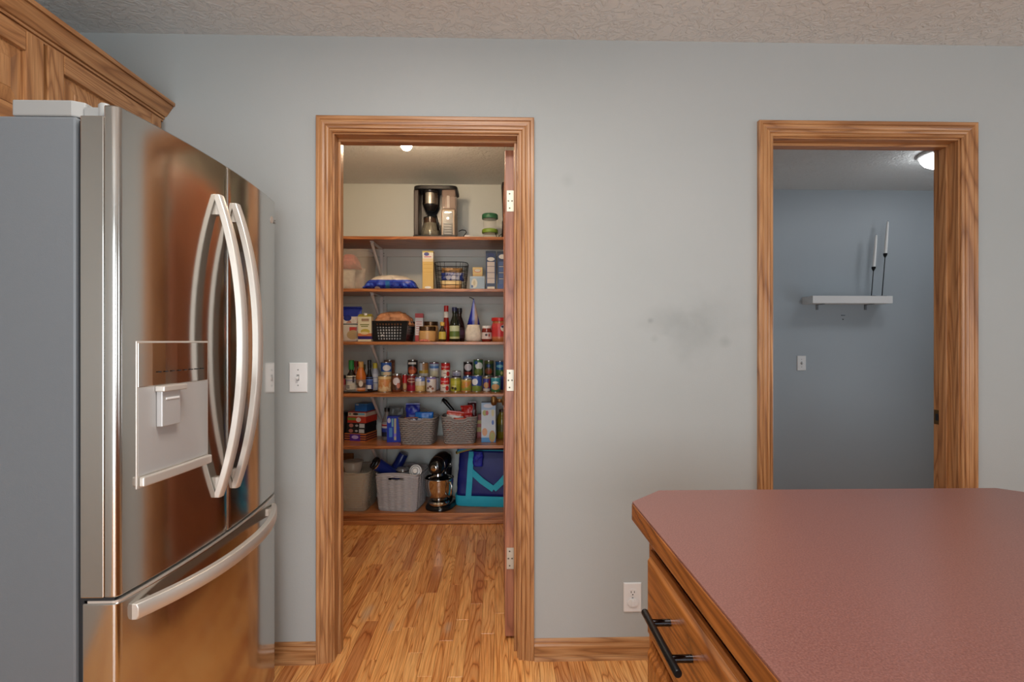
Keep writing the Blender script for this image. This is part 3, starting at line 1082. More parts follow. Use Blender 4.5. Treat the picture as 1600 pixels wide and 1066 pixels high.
def bottle(label, px0, px1, ytop, ybot, Y, z, prof, body_m, cap=None, lab=None, name='bottle', cat='bottle', group=None, n=24):
    """prof: (radius fraction, height fraction); cap: (z0 fraction, r fraction, mat); lab: (z0, z1, mat or prt args)"""
    xc, w = span(px0, px1, Y)
    h = (ybot - ytop) * (xc * SY + Y * CY) / FPX
    r = w / 2
    t_ = thing(name, label, cat, (xc, Y, z + EPS), 0, group)
    ztop = cap[0] if cap else 1.0
    obj('body', lathe([(a * r, c * h * (ztop if cap else 1)) for a, c in prof], n), body_m, t_, autos=50)
    if cap:
        cr = cap[1] * r
        z0 = cap[0] * h
        obj('cap', lathe([(cr, z0 + .0003), (cr, h - .0015), (cr - .0015, h)], n), cap[2], t_, autos=40)
    if lab:
        z0, z1 = lab[0] * h, lab[1] * h
        def rad(zf):
            zf /= (ztop if cap else 1)
            for (a, c), (a2, c2) in zip(prof, prof[1:]):
                if c <= zf <= c2 and c2 > c:
                    return (a + (a2 - a) * (zf - c) / (c2 - c)) * r
            return r
        g = B()
        rows = [ring(0, 0, z0 + (z1 - z0) * i / 5, rad((z0 + (z1 - z0) * i / 5) / h) + .0006, n=n) for i in range(6)]
        loft(g, rows, False, False)
        m = lab[2] if not isinstance(lab[2], dict) else prt('bottle_label', w, h, **lab[2])
        obj('label', g, m, t_, smooth=True)
    return t_, w, h


R1, R2, R3, R4, R5, R6 = [z for z in SHZ]
# ------------------------------------------------------------------ shelf 1: coffee maker, jars
cy0 = 3.62
cxc, cw = span(645.3, 714.4, cy0)
chh = zat(680, 289, cy0) - R1
cm = thing('coffee_maker', 'black and steel drip coffee maker with glass carafe on the top shelf', 'coffee maker', (cxc, cy0, R1 + EPS))
def cxp(px):
    return xat(px, cy0) - cxc
def czp(py):
    return zat(680, py, cy0) - R1
dcm = .24
obj('base', bx(cxp(645.3), cxp(714.4), 0, dcm, 0, .018), M_BLACK, cm, bevel=.004)
obj('side_column', bx(cxp(645.5), cxp(653.5), .02, dcm, .0182, chh - .026), plain('dark_brown_plastic', S(44, 30, 28), .35), cm, bevel=.006)
obj('back_column', bx(cxp(653.6), cxp(689.5), .16, dcm, .0182, chh - .026), M_BLACK, cm)
obj('top_cover', loft(B(), [ring(0, dcm / 2, chh - .0258, cw / 2, dcm / 2, 32, 7), ring(0, dcm / 2, chh - .006, cw / 2, dcm / 2, 32, 7), ring(0, dcm / 2, chh, cw / 2 - .006, dcm / 2 - .006, 32, 7)]), M_BLACK, cm, autos=40)
fx = cxp(670)
fb = obj('filter_basket', lathe([(.030, czp(326)), (.046, czp(320)), (.053, czp(316.2)), (.053, czp(315.8))], 32, fx, .085), M_BLACK, cm, autos=40)
obj('steel_band', lathe([(.0535, czp(315.8)), (.0535, czp(298.5))], 32, fx, .085), M_CHROME, fb, autos=40)
obj('collar', lathe([(.050, czp(298.4)), (.056, czp(296)), (.056, czp(292.8))], 32, fx, .085), M_BLACK, fb, autos=40)
cf = obj('carafe', lathe([(.060, .0186), (.068, .024), (.066, .060), (.052, .105), (.046, .128)], 32, fx, .088, cap1=False), plain('carafe_glass', S(150, 144, 126), .08, .35, Alpha=.7), cm, smooth=True)
obj('coffee_band', lathe([(.0495, .112), (.0475, .127), (.047, .150)], 32, fx, .088), plain('brown_smoke', S(70, 52, 42), .2), cf, autos=40)
obj('carafe_lid', lathe([(.047, .1502), (.047, .158), (.030, .166), (.012, .168)], 32, fx, .088), M_BLACK, cf, autos=40)
obj('carafe_handle', tube([(fx + .040, .045, .155), (fx + .050, .010, .150), (fx + .056, .000, .120), (fx + .060, .006, .080), (fx + .062, .030, .062)], .0085, 10), M_BLACK, cf, smooth=True)
x0, x1 = cxp(690), cxp(711)
rs = obj('water_tank', bx(x0, x1, .02, dcm - .01, czp(325.5), chh - .0262), plain('smoky_plastic', S(186, 160, 145), .12, Alpha=.45), cm, bevel=.006)
obj('float', bx(x0 + .030, x0 + .048, .060, .075, czp(321), czp(302)), M_WHITE, rs)
obj('tank_back', bx(x0 + .004, x1 - .004, dcm - .05, dcm - .012, czp(324.5), chh - .03), plain('tank_grey', S(150, 124, 112), .4), rs)
pn = obj('control_tower', bx(x0 - .004, x1 - .002, .012, dcm, .0182, czp(326)), plain('brushed_panel', S(158, 140, 122), .5, .3), cm, bevel=.006)
obj('panel', bx(x0 + .006, x1 - .016, .0095, .0119, .022, czp(329)), M_BLACK, pn)
obj('dial', loft(B(), [[((x0 + x1) / 2 - .004 + a, yv, czp(341) + c) for a, c, _ in ring(0, 0, 0, rr_, n=20)] for yv, rr_ in ((.0094, .010), (.004, .009))]), M_TIN, pn, autos=40)
for i in range(5):
    zz = czp(349 + i * 3.9)
    obj('button', bx(x0 + .016, x1 - .024, .006, .0094, zz - .004, zz + .004), M_FGREY, pn, bevel=.001)
obj('button', bx(x0 + .020, x1 - .026, .006, .0094, czp(331.5) - .004, czp(331.5) + .004), M_TIN, pn)
cd = [(cw / 2 - .004, dcm - .03, .09), (cw / 2 + .02, dcm - .05, .096), (cw / 2 + .045, dcm - .05, .092), (cw / 2 + .052, dcm - .06, .075), (cw / 2 + .034, dcm - .08, .045), (cw / 2 + .028, dcm - .10, .018), (cw / 2 + .036, dcm - .10, .005), (cw / 2 + .065, dcm - .09, .004)]
pc_ = obj('power_cord', tube(cd, .0032, 8), M_BLACK, cm, smooth=True)
obj('cord_tag', bx(cw / 2 + .036, cw / 2 + .078, dcm - .079, dcm - .078, .040, .052), M_WHITE, pc_, rot=(0, -.0, 0))


def lid_jar(label, px0, px1, ytop, ymid, ybot, Y, z, lidm):
    xc, w = span(px0, px1, Y)
    k = (xc * SY + Y * CY) / FPX
    h, hb = (ybot - ytop) * k, (ybot - ymid) * k
    r = w / 2
    t_ = thing('storage_jar', label, 'jar', (xc, Y, z + EPS), group='stacked clear storage jars')
    obj('glass_body', lathe([(r * .80, 0), (r * .84, .004), (r * .84, hb - .003), (r * .80, hb)], 28), M_CLEAR, t_, autos=40)
    obj('lid', lathe([(r * .97, hb + .0003), (r, hb + .004), (r, h - .006), (r * .93, h)], 28), lidm, t_, autos=40)
    return h


hj = lid_jar('clear jar with a lime green lid, lower of the two stacked on the top shelf', 753, 778, 352, 358, 369.5, 3.72, R1, plain('lime_lid', S(120, 150, 50), .4))
lid_jar('clear jar with a dark green lid, stacked on the lime-lidded jar', 753, 778, 328.5, 336, 352, 3.72, R1 + hj + EPS, plain('green_lid', S(48, 105, 72), .4))
# dark appliance half hidden behind the open door
xc, w = span(783, 806, 3.72)
bl_ = thing('blender', 'tall dark brown appliance mostly hidden behind the open pantry door', 'appliance', (xc, 3.74, R1 + EPS))
hb_ = zat(790, 287, 3.72) - R1
obj('motor_base', loft(B(), [ring(0, 0, 0, w / 2, .07, 24, 4), ring(0, 0, hb_ * .34, w / 2 * .86, .06, 24, 4)]), plain('dark_brown_gloss', S(40, 22, 18), .3), bl_, autos=40)
obj('jar', loft(B(), [ring(0, 0, hb_ * .345, w / 2 * .80, .055, 24, 4), ring(0, 0, hb_ * .93, w / 2 * .98, .068, 24, 4)]), plain('dark_jar', S(52, 30, 24), .25), bl_, autos=40)
obj('lid', loft(B(), [ring(0, 0, hb_ * .932, w / 2, .07, 24, 4), ring(0, 0, hb_, w / 2 * .92, .064, 24, 4)]), M_BLACK, bl_, autos=40)
obj('power_cord', tube([(-w / 2 * .9, -.02, .05), (-w / 2 - .016, -.04, .03), (-w / 2 - .008, -.06, .006), (-w / 2 - .028, -.07, .0045), (-w / 2 - .040, -.05, .05)], .003, 8), M_BLACK, bl_, smooth=True)

# ------------------------------------------------------------------ shelf 2
def tub(label, cx, cy, z, w, d, h, taper, mat, name='plastic_bin', rz=0, rimr=.004, cat='bin', e=6):
    t_ = thing(name, label, cat, (cx, cy, z + EPS), rz)
    bm = B()
    n = 48
    rr = [ring(0, 0, .001, w / 2 * taper - .004, d / 2 * taper - .004, n, e), ring(0, 0, .006, w / 2 * taper, d / 2 * taper, n, e), ring(0, 0, h, w / 2, d / 2, n, e)]
    loft(bm, rr, True, False)
    obj('shell', bm, mat, t_, autos=50, solid=.0015)
    obj('rim', tube(ring(0, 0, h, w / 2, d / 2, n, e), rimr, 8, closed=True), mat, t_, smooth=True)
    return t_


def pouch(label, cx, cy, z, w, h, d0, d1, mat, name='snack_bag', cat='bag', rz=0, seed=1, rot=None, group=None, amp=.006, seal=True, mid=None):
    """soft bag standing upright: wide at the foot, pinched flat at the top seal"""
    t_ = thing(name, label, cat, (cx, cy, z + EPS), rz, group, rot=rot)
    rings = []
    n = 26
    for i in range(n + 1):
        u = i / n
        dd = d0 + (d1 - d0) * u ** 1.3
        k = 1 - .10 * (1 - u) ** 6 - .05 * math.sin(PI * u)
        if mid:
            k *= 1 + (mid - 1) * max(0, (u - .45) / .55)
        rings.append(ring(0, 0, h * u, w / 2 * k, max(dd / 2 * (1 - .25 * (1 - u) ** 8), .0012), 48, 2.6))
    bm = loft(B(), rings)
    crinkle(bm, amp, 22, seed)
    obj('body', bm, mat, t_, smooth=True)
    if seal:
        ww = w / 2 * (.99 if not mid else mid)
        obj('seal', bx(-ww, ww, -.0012, .0012, h - .001, h + .010), mat, t_)
    return t_


def pillow(label, cx, cy, z, w, d, h, mat, name='snack_bag', cat='bag', rz=0, seed=1, rot=None, amp=.007, group=None):
    """bag lying flat: pinched at both ends"""
    t_ = thing(name, label, cat, (cx, cy, z + EPS), rz, group, rot=rot)
    rings = []
    n = 36
    for i in range(n + 1):
        u = 2 * i / n - 1
        f = max((1 - abs(u) ** 3), .03) ** .6
        rg = ring(0, 0, 0, d / 2 * (1 - .12 * f), h / 2 * f, 44, 2.3)
        rings.append([(u * w / 2, a, c + h / 2 * (f * .95 + .05)) for a, c, _ in rg])
    bm = loft(B(), rings)
    crinkle(bm, amp, 26, seed)
    mn = min(v.co.z for v in bm.verts)
    for v in bm.verts:
        v.co.z -= mn
    obj('body', bm, mat, t_, smooth=True)
    for s_ in (-1, 1):
        obj('end_seal', bx(s_ * w / 2 - .006, s_ * w / 2 + .006, -d * .42, d * .42, h * .12, h * .12 + .002), mat, t_)
    return t_


# clear bin of pink and white packets
b2x = (xat(505, 3.75) + xat(582, 3.75)) / 2
bw = xat(582, 3.75) - xat(505, 3.75)
bh = zat(560, 392, 3.66) - R2
tub('clear plastic bin holding pink and white packets, on the second shelf', b2x, 3.775, R2, bw, .32, bh, .90, plain('clear_bin', S(225, 214, 200), .2, Alpha=.22))
for i, (dx, dy, w_, h_, c_) in enumerate(((.02, -.09, .10, .13, (226, 220, 206)), (-.08, -.08, .10, .12, (214, 206, 190)), (.05, .03, .12, .15, (206, 190, 176)))):
    pouch(('cream packet in the front of the clear bin', 'off-white packet beside the cream one in the clear bin', 'beige packet at the back of the clear bin')[i], b2x + dx, 3.775 + dy, R2 + .008,
          w_, h_, .08, .03, plain('packet_cream', S(*c_), .5, var=.15, vscale=40), seed=i + 3, group='packets in the clear bin')
for i, (dx, dy, zz) in enumerate(((.03, -.075, .145), (-.075, -.05, .140))):
    pillow(('pink packet lying on the cream packets in the clear bin', 'rose packet lying beside the pink one in the clear bin')[i], b2x + dx, 3.775 + dy, R2 + zz, .125, .15, .105,
           plain('packet_pink', S(214, 104, 100), .5, var=.3, vscale=60), seed=i + 9, group='packets in the clear bin')

xc, w = span(570, 652, 3.66)
m_chip = prt('chip_bag_print', w, zat(610, 430, 3.66) - R2, [(0, S(16, 40, 150)), (.46, S(30, 62, 178)), (.62, S(222, 210, 196))], blotch=[(.05, .40, S(18, 42, 158), S(50, 90, 200), 60)],
             rects=[(-.04, .25, .04, .3, S(40, 110, 170))], badges=[(-.24, .08, .05, .10, S(225, 225, 225))], rough=.25)
pillow('blue and white chip bag lying flat on the second shelf', xc, 3.68, R2, w, .17, zat(610, 430, 3.66) - R2, m_chip, seed=4, amp=.011)
carton('tall narrow yellow pasta box beside the wire basket', 660, 677, 392.5, 3.62, .06, R2, dict(bands=[(0, S(214, 178, 96)), (.72, S(226, 204, 160)), (.80, S(228, 222, 206)), (.96, S(190, 170, 80))],
       badges=[(-.12, .92, .24, .045, S(70, 70, 140)), (0, .05, .3, .03, S(235, 235, 230))], rects=[(0, .85, .33, .012, S(180, 80, 120)), (0, .45, .4, .006, S(196, 150, 60)), (0, .55, .4, .006, S(196, 150, 60)), (0, .65, .4, .006, S(196, 150, 60))]))

# wire basket with snack bags
wbx, wbw = span(679, 731, 3.68)
wbh = zat(705, 410, 3.62) - R2
wb = thing('wire_basket', 'black wire grid basket holding snack bags on the second shelf', 'basket', (wbx, 3.72, R2 + EPS))
bm = B()
def wr(u):
    s_ = .86 + .14 * u
    return wbw / 2 * s_, .115 * s_
for i in range(7):
    u = i / 6
    a, c = wr(u)
    tube(ring(0, 0, .003 + (wbh - .003) * u, a, c, 32, 4), .0014 if i < 6 else .0026, 6, bm, closed=True)
obj('wire_rings', bm, M_BLACKM, wb)['kind'] = 'stuff'
bm = B()
r0, r1 = ring(0, 0, .003, *wr(0), 26, 4), ring(0, 0, wbh, *wr(1), 26, 4)
for p, q in zip(r0, r1):
    tube([p, q], .0014, 6, bm)
for k in range(-4, 5):
    tube([(k * .024, -.095, .003), (k * .024, .095, .003)], .0014, 6, bm)
obj('wire_uprights', bm, M_BLACKM, wb)['kind'] = 'stuff'
pouch('tan cracker packet at the bottom of the black wire basket', wbx, 3.66, R2 + .006, .15, .055, .09, .06, prt('cracker_print', .15, .055, [(0, S(196, 150, 96)), (.5, S(224, 196, 140))], rough=.4), seed=21, seal=False, group='snack bags in the wire basket')
pouch('blue and silver snack bag in the middle of the black wire basket', wbx + .01, 3.70, R2 + .063, .165, .06, .08, .05, prt('blue_silver_print', .165, .06, [(0, S(176, 178, 196))], blotch=[(0, 1, S(40, 62, 140), S(180, 182, 200), 45)], rough=.3), seed=22, seal=False, group='snack bags in the wire basket')
pouch('brown and gold snack bag topping the black wire basket', wbx, 3.73, R2 + .125, .15, .035, .07, .05, plain('gold_brown', S(150, 112, 66), .4, var=.5, vscale=60), seed=23, seal=False, group='snack bags in the wire basket')

carton('small yellow box standing behind the light blue box', 738.5, 754, 418, 3.76, .05, R2, dict(bands=[(0, S(214, 170, 96)), (.7, S(222, 190, 120))], badges=[(0, .86, .35, .07, S(210, 90, 60)), (0, .87, .30, .055, S(225, 215, 190))]))
carton('short light blue box with an oval picture on the second shelf', 734, 757.5, 432, 3.64, .08, R2, dict(bands=[(0, S(150, 170, 186)), (.9, S(170, 186, 198))], badges=[(-.2, .48, .2, .36, S(210, 206, 186)), (-.2, .5, .08, .2, S(186, 176, 140)), (-.34, .25, .07, .1, S(70, 96, 140))]))
nav = dict(bands=[(0, S(38, 52, 84)), (.14, S(40, 54, 88)), (.94, S(30, 40, 66))], badges=[(0, .90, .3, .05, S(26, 40, 96)), (0, .79, .36, .05, S(206, 204, 200))],
           rects=[(0, .44, .36, .28, S(196, 184, 178)), (0, .44, .36, .008, S(90, 90, 110)), (0, .60, .36, .006, S(90, 90, 110)), (0, .29, .36, .006, S(90, 90, 110)), (0, .04, .36, .035, S(214, 204, 186))])
carton('tall navy box with a cream panel, second shelf', 759, 775, 392.5, 3.62, .13, R2, nav)
nav2 = dict(bands=[(0, S(58, 84, 142)), (.15, S(40, 56, 92)), (.94, S(44, 50, 66))], badges=[(0, .86, .36, .06, S(206, 206, 204))],
            rects=[(.02, z_, .36, .055, S(72, 96, 146)) for z_ in (.2, .36, .52, .68)] + [(.02, z_, .36, .008, S(206, 206, 210)) for z_ in (.28, .44, .6)])
carton('tall navy box with light blue stripes, partly behind the open door', 777, 793, 393, 3.62, .13, R2, nav2)
carton('dark box almost wholly hidden between the open door and the casing, second shelf', 797, 812, 400, 3.62, .13, R2, dict(bands=[(0, S(40, 40, 50)), (.5, S(30, 30, 40))], rects=[(.2, .5, .25, .3, S(150, 150, 160))]))

# ------------------------------------------------------------------ shelf 3
xc, w = span(531, 563, 3.66)
h = zat(550, 481, 3.66) - R3
m_ = prt('rice_bag_print', w, h, [(0, S(206, 196, 186)), (.5, S(30, 60, 60)), (.53, S(210, 200, 196)), (.74, S(16, 42, 150))], badges=[(-.18, .70, .2, .09, S(20, 40, 130)), (.12, .20, .3, .14, S(176, 150, 110))],
         blotch=[(.55, .72, S(214, 206, 200), S(176, 110, 90), 40)], rects=[(.12, .37, .18, .06, S(180, 50, 46))], rough=.3)
pouch('blue and white stand-up food pouch at the casing end of the third shelf', xc, 3.70, R3, w, h, .075, .004, m_, seed=31, amp=.004)
xc, w = span(559, 580, 3.63)
h = zat(570, 490, 3.63) - R3
bc = thing('broth_carton', 'cream and yellow-green broth carton beside the black basket', 'carton', (xc, 3.665, R3 + EPS))
m_ = prt('carton_print', w, h, [(0, S(216, 208, 180)), (.08, S(50, 36, 110)), (.19, S(206, 120, 70)), (.29, S(218, 210, 180)), (.88, S(170, 160, 60))], badges=[(.05, .36, .34, .09, S(190, 170, 70)), (0, .30, .3, .05, S(222, 200, 150))],
         rects=[(.05, .79, .28, .02, S(130, 90, 70)), (.05, .74, .28, .02, S(150, 110, 80)), (0, .60, .34, .018, S(120, 126, 60)), (0, .54, .26, .018, S(120, 126, 60))], rough=.3)
obj('body', bx(-w / 2, w / 2, -.034, .034, 0, h * .92), m_, bc, bevel=.0015)
obj('gable', loft(B(), [[(-w / 2, -.034, h * .921), (w / 2, -.034, h * .921), (w / 2, .034, h * .921), (-w / 2, .034, h * .921)], [(-w / 2 + .002, -.004, h * .985), (w / 2 - .002, -.004, h * .985), (w / 2 - .002, .004, h * .985), (-w / 2 + .002, .004, h * .985)]]), m_, bc)
obj('cap', lathe([(.012, h * .93), (.012, h * 1.0), (.010, h * 1.01)], 16, .004, -.02), M_WHITE, bc, autos=40)

# black basket with square holes
bkx, bkw = span(581, 641, 3.66)
bkh = zat(610, 502.5, 3.63) - R3
bk = thing('black_basket', 'black plastic basket with rows of square holes holding a brown paper bag', 'basket', (bkx, 3.745, R3 + EPS), math.radians(-6))
def holey(bm, p00, p10, p01, p11, nx, nz, mx, mz):
    """flat side wall with a grid of square holes"""
    P = lambda u, v: tuple(Vector(p00) * (1 - u) * (1 - v) + Vector(p10) * u * (1 - v) + Vector(p01) * (1 - u) * v + Vector(p11) * u * v)
    us = [0] + [x_ for i in range(nx) for x_ in (mx + (1 - 2 * mx) * (i + .22) / nx, mx + (1 - 2 * mx) * (i + .78) / nx)] + [1]
    vs_ = [0] + [x_ for i in range(nz) for x_ in (mz + (1 - 2 * mz) * (i + .2) / nz, mz + (1 - 2 * mz) * (i + .8) / nz)] + [1]
    V = [[bm.verts.new(P(u, v)) for u in us] for v in vs_]
    for j in range(len(vs_) - 1):
        for i in range(len(us) - 1):
            if i % 2 == 1 and j % 2 == 1:
                continue
            bm.faces.new((V[j][i], V[j][i + 1], V[j + 1][i + 1], V[j + 1][i]))
w2, d2, t2 = bkw / 2, .105, .86
c_b = [(-w2 * t2, -d2 * t2, 0), (w2 * t2, -d2 * t2, 0), (w2 * t2, d2 * t2, 0), (-w2 * t2, d2 * t2, 0)]
c_t = [(-w2, -d2, bkh), (w2, -d2, bkh), (w2, d2, bkh), (-w2, d2, bkh)]
for i in range(4):
    j = (i + 1) % 4
    bm = B()
    holey(bm, c_b[i], c_b[j], c_t[i], c_t[j], 9 if i % 2 == 0 else 7, 6, .14, .07)
    obj('side', bm, M_BLACK, bk, solid=.002)
obj('bottom', bx(-w2 * t2, w2 * t2, -d2 * t2, d2 * t2, .0003, .003), M_BLACK, bk)
obj('rim', tube([(-w2, -d2, bkh), (w2, -d2, bkh), (w2, d2, bkh), (-w2, d2, bkh)], .005, 8, closed=True), M_BLACK, bk)
m_kraft = plain('kraft_paper', S(190, 132, 92), .6, var=.18, vscale=25)
pillow('crumpled brown paper bag lying in the black basket', bkx + .005, 3.745, R3 + .105, .265, .19, .105, m_kraft, name='paper_bag', rz=math.radians(-4), seed=41, amp=.017)
pouch('pale packet lying deep inside the black basket under the paper bag', bkx - .02, 3.73, R3 + .004, .21, .098, .16, .14, plain('pale_packet', S(225, 222, 218), .5, var=.2), seed=42, seal=False)
pouch('dark foil packet at the far end of the black basket', bkx + .092, 3.75, R3 + .004, .05, .15, .12, .05, plain('dark_foil', S(66, 58, 66), .3, var=.5, vscale=60), seed=43)
carton('narrow red and white box behind the tan spread jars', 648.5, 661, 490, 3.78, .05, R3, dict(bands=[(0, S(190, 60, 52)), (.22, S(214, 206, 204)), (.84, S(186, 48, 46))], rects=[(0, z_, .36, .012, S(190, 110, 105)) for z_ in (.3, .38, .46, .54, .62, .7)]))
gl = [(.86, 0), (.97, .04), (1, .12), (1, .86), (.93, .97), (.88, 1)]
m_tan = plain('tan_spread', S(196, 152, 96), .35, var=.06)
m_lid = plain('bronze_lid', S(96, 72, 52), .3, .8)
bottle('squat tan spread jar with a bronze lid in front of its twin', 654.5, 681.5, 510, 533.5, 3.65, R3, gl, m_tan, (.72, .95, m_lid), name='spread_jar', cat='jar')
bottle('squat tan spread jar standing behind the other bronze-lidded jar', 661, 685, 503, 534, 3.79, R3, gl, m_tan, (.80, .95, m_lid), name='spread_jar', cat='jar')
pillow('little red and white packet lying before the tan jar', xat(663, 3.59), 3.589, R3, .075, .028, .016, plain('red_white_packet', S(200, 110, 90), .5, var=.5, vscale=90), name='packet', cat='packet', seed=51, amp=.002)
bot = [(.86, 0), (1, .03), (1, .55), (.92, .66), (.5, .84), (.40, .92), (.40, 1)]
bottle('small dark bottle with yellow cap and yellow label', 685.5, 697, 503, 533.5, 3.64, R3, bot, plain('dark_brown_glass', S(50, 34, 18), .12), (.80, .62, plain('yellow_cap', S(196, 160, 70), .4)), (.12, .50, plain('yellow_paper', S(196, 172, 70), .5)))
t_, w, h = bottle('tall hot sauce bottle with a red cap', 691.5, 703, 478, 534, 3.74, R3, [(.88, 0), (1, .03), (1, .50), (.70, .72), (.62, 1)], plain('red_sauce', S(130, 24, 16), .15), (.84, .62, plain('red_cap', S(186, 34, 32), .35)),
                  (.665, .83, plain('clear_neck', S(214, 206, 196), .15)))
dkg = plain('dark_green_glass', S(20, 26, 16), .1)
bo = [(.88, 0), (1, .02), (1, .52), (.88, .64), (.46, .84), (.42, .93), (.5, .94), (.5, 1)]
bottle('dark olive oil bottle with a green label on the third shelf', 702.5, 718, 480, 533.5, 3.65, R3, bo, dkg, (.88, .52, plain('navy_cap', S(26, 30, 66), .35)),
       (.08, .46, dict(bands=[(0, S(180, 180, 130)), (.14, S(90, 112, 48)), (.30, S(190, 196, 160))], rough=.5)))
bottle('dark syrup bottle standing just behind the green-labelled oil bottle', 709.5, 726, 482, 534, 3.77, R3, bo, plain('dark_syrup_glass', S(40, 22, 22), .12), (.88, .5, plain('black_cap', S(24, 22, 34), .35)),
       (.10, .42, dict(bands=[(0, S(70, 40, 46)), (.2, S(90, 60, 80)), (.34, S(60, 40, 40))], rough=.5)))
# tied bag
xc, w = span(727, 752, 3.65)
h = zat(740, 464, 3.65) - R3
tb = thing('tied_bag', 'white bag with a blue twisted top reaching the shelf above', 'bag', (xc, 3.66, R3 + EPS))
rings = []
for zf, rx, dy in ((0, .78, 0), (.04, .96, 0), (.14, 1.04, 0), (.24, .98, 0), (.33, .84, 0), (.375, .80, 0)):
    rings.append(ring(0, dy, zf * h, w / 2 * rx, .045 * rx, 28, 2.4))
obj('body', crinkle(loft(B(), rings), .004, 34, 5), plain('white_paper_bag', S(214, 202, 186), .55, var=.12, vscale=40), tb, smooth=True)
rings = [ring(.004 * zf, 0, zf * h, w / 2 * rx, .042 * rx, 28, 2.4) for zf, rx in ((.376, .80), (.55, .56), (.72, .34), (.86, .17), (.93, .08), (.96, .06))]
obj('folded_top', crinkle(loft(B(), rings), .003, 40, 6), prt('blue_top_print', w, h, [(0, S(24, 40, 150)), (.7, S(20, 34, 138))], rects=[(.02, .6, .06, .4, S(120, 130, 200)), (.18, .5, .10, .4, S(170, 150, 140))], rough=.35), tb, smooth=True)
obj('twist_tie', tube([(.004, 0, h * .94), (-.012, -.004, h * .975), (-.028, -.006, h * .99)], .003, 8), M_BLACK, tb, smooth=True)
jar = [(.9, 0), (1, .05), (1, .74), (.9, .88), (.86, 1)]
bottle('red jam jar with a white lid and white label', 752.5, 768.5, 509, 533.5, 3.66, R3, jar, plain('red_jam', S(120, 34, 26), .15), (.84, .9, M_WHITE), (.16, .58, dict(bands=[(0, S(206, 190, 186))], badges=[(-.04, .42, .12, .08, S(60, 40, 50)), (.25, .4, .08, .1, S(150, 60, 60))], rough=.5)), name='jam_jar', cat='jar')
bottle('large peanut butter jar with a red lid beside the open door', 768, 793, 496.5, 533.5, 3.67, R3, jar, plain('peanut_butter', S(176, 110, 66), .2), (.86, 1.0, plain('red_lid', S(196, 40, 36), .35)),
       (.12, .76, dict(bands=[(0, S(184, 110, 70)), (.2, S(190, 52, 56)), (.6, S(192, 60, 62))], badges=[(.26, .56, .2, .14, S(220, 214, 206)), (.2, .62, .1, .05, S(50, 60, 100))], rough=.35)), name='peanut_butter_jar', cat='jar')
carton('white carton glimpsed between the open door and the casing, third shelf', 799, 812, 505, 3.64, .05, R3, dict(bands=[(0, S(212, 206, 196)), (.9, S(222, 218, 210))]))

# ------------------------------------------------------------------ shelf 4: turntable with bottles, cans
tx_, tw_ = span(528, 591, 3.75)
tt = thing('turntable', 'clear plastic turntable tray carrying the sauce bottles', 'tray', (tx_, 3.765, R4 + EPS))
rt = tw_ / 2
obj('tray', lathe([(rt - .004, .004), (rt, .006), (rt, .010), (.002, .010)], 48), plain('smoke_plastic', S(60, 60, 66), .2, Alpha=.6), tt, autos=40)
obj('foot', lathe([(.05, 0), (.05, .0038)], 24), M_FGREY, tt)
g = B()
loft(g, [ring(0, 0, z_, rt - .0015, n=48) for z_ in (.0102, .055)], False, False)
obj('guard_rail', g, M_CLEAR, tt, smooth=True, solid=.0015)
zt_ = R4 + .011
btl = [(.88, 0), (1, .03), (1, .62), (.86, .74), (.46, .90), (.42, 1)]
def tb_(label, a, c_, y0, y1, Y, prof, m, cap, lab=None):
    bottle(label, a, c_, y0, y1, Y, zt_, prof, m, cap, lab, group='sauce bottles on the turntable')
tb_('red bottle at the casing end of the clear turntable', 533, 542, 586, 610, 3.70, btl, plain('red_bottle', S(150, 36, 40), .3), (.8, .6, M_BLACK))
tb_('dark soy sauce bottle with a green cap on the turntable', 541, 557, 561, 609, 3.67, btl, plain('soy_glass', S(18, 14, 12), .1), (.69, .52, plain('green_cap', S(34, 130, 60), .35)),
    (.06, .50, dict(bands=[(0, S(206, 200, 186)), (.24, S(190, 190, 186)), (.32, S(150, 150, 176)), (.38, S(210, 206, 190))], rects=[(-.2, .14, .16, .06, S(70, 70, 80)), (.3, .38, .08, .1, S(60, 60, 70))], rough=.5)))
tb_('sauce bottle with a dark red cap standing behind the soy sauce', 551.5, 561.5, 562, 606, 3.79, btl, plain('amber_sauce', S(150, 70, 30), .2), (.80, .7, plain('dark_red_cap', S(120, 24, 24), .35)))
tb_('orange wing sauce bottle with a tan cap on the turntable', 556, 572, 564, 610, 3.655, [(.84, 0), (.95, .04), (.95, .50), (1, .62), (.78, .80), (.52, .94), (.5, 1)], plain('orange_sauce', S(196, 106, 34), .25), (.80, .50, plain('tan_cap', S(190, 146, 80), .4)),
    (.05, .40, dict(bands=[(0, S(206, 150, 120)), (.12, S(90, 70, 60)), (.28, S(150, 120, 100))], badges=[(.1, .26, .2, .1, S(206, 200, 190))], rough=.4)))
tb_('black bottle with a tall black cap and blue label on the turntable', 571.5, 583, 561, 609, 3.68, [(.88, 0), (1, .03), (1, .56), (.52, .80), (.46, 1)], plain('black_glass', S(14, 14, 20), .1), (.72, .54, M_BLACK),
    (.06, .44, dict(bands=[(0, S(40, 60, 130)), (.2, S(54, 84, 160)), (.34, S(90, 120, 190))], rects=[(.1, .13, .24, .06, S(210, 210, 210))], rough=.4)))
tb_('pale grey bottle with a yellow cap at the can end of the turntable', 580.5, 591.5, 566, 608, 3.74, [(.9, 0), (1, .03), (1, .86), (.7, .96), (.6, 1)], plain('pale_plastic', S(170, 176, 190), .3), (.80, .62, plain('yellow_screw_cap', S(206, 190, 60), .35)),
    (.1, .6, dict(bands=[(0, S(176, 180, 192)), (.25, S(120, 130, 160)), (.29, S(186, 190, 200)), (.45, S(120, 130, 160)), (.48, S(190, 194, 204))], rough=.4)))
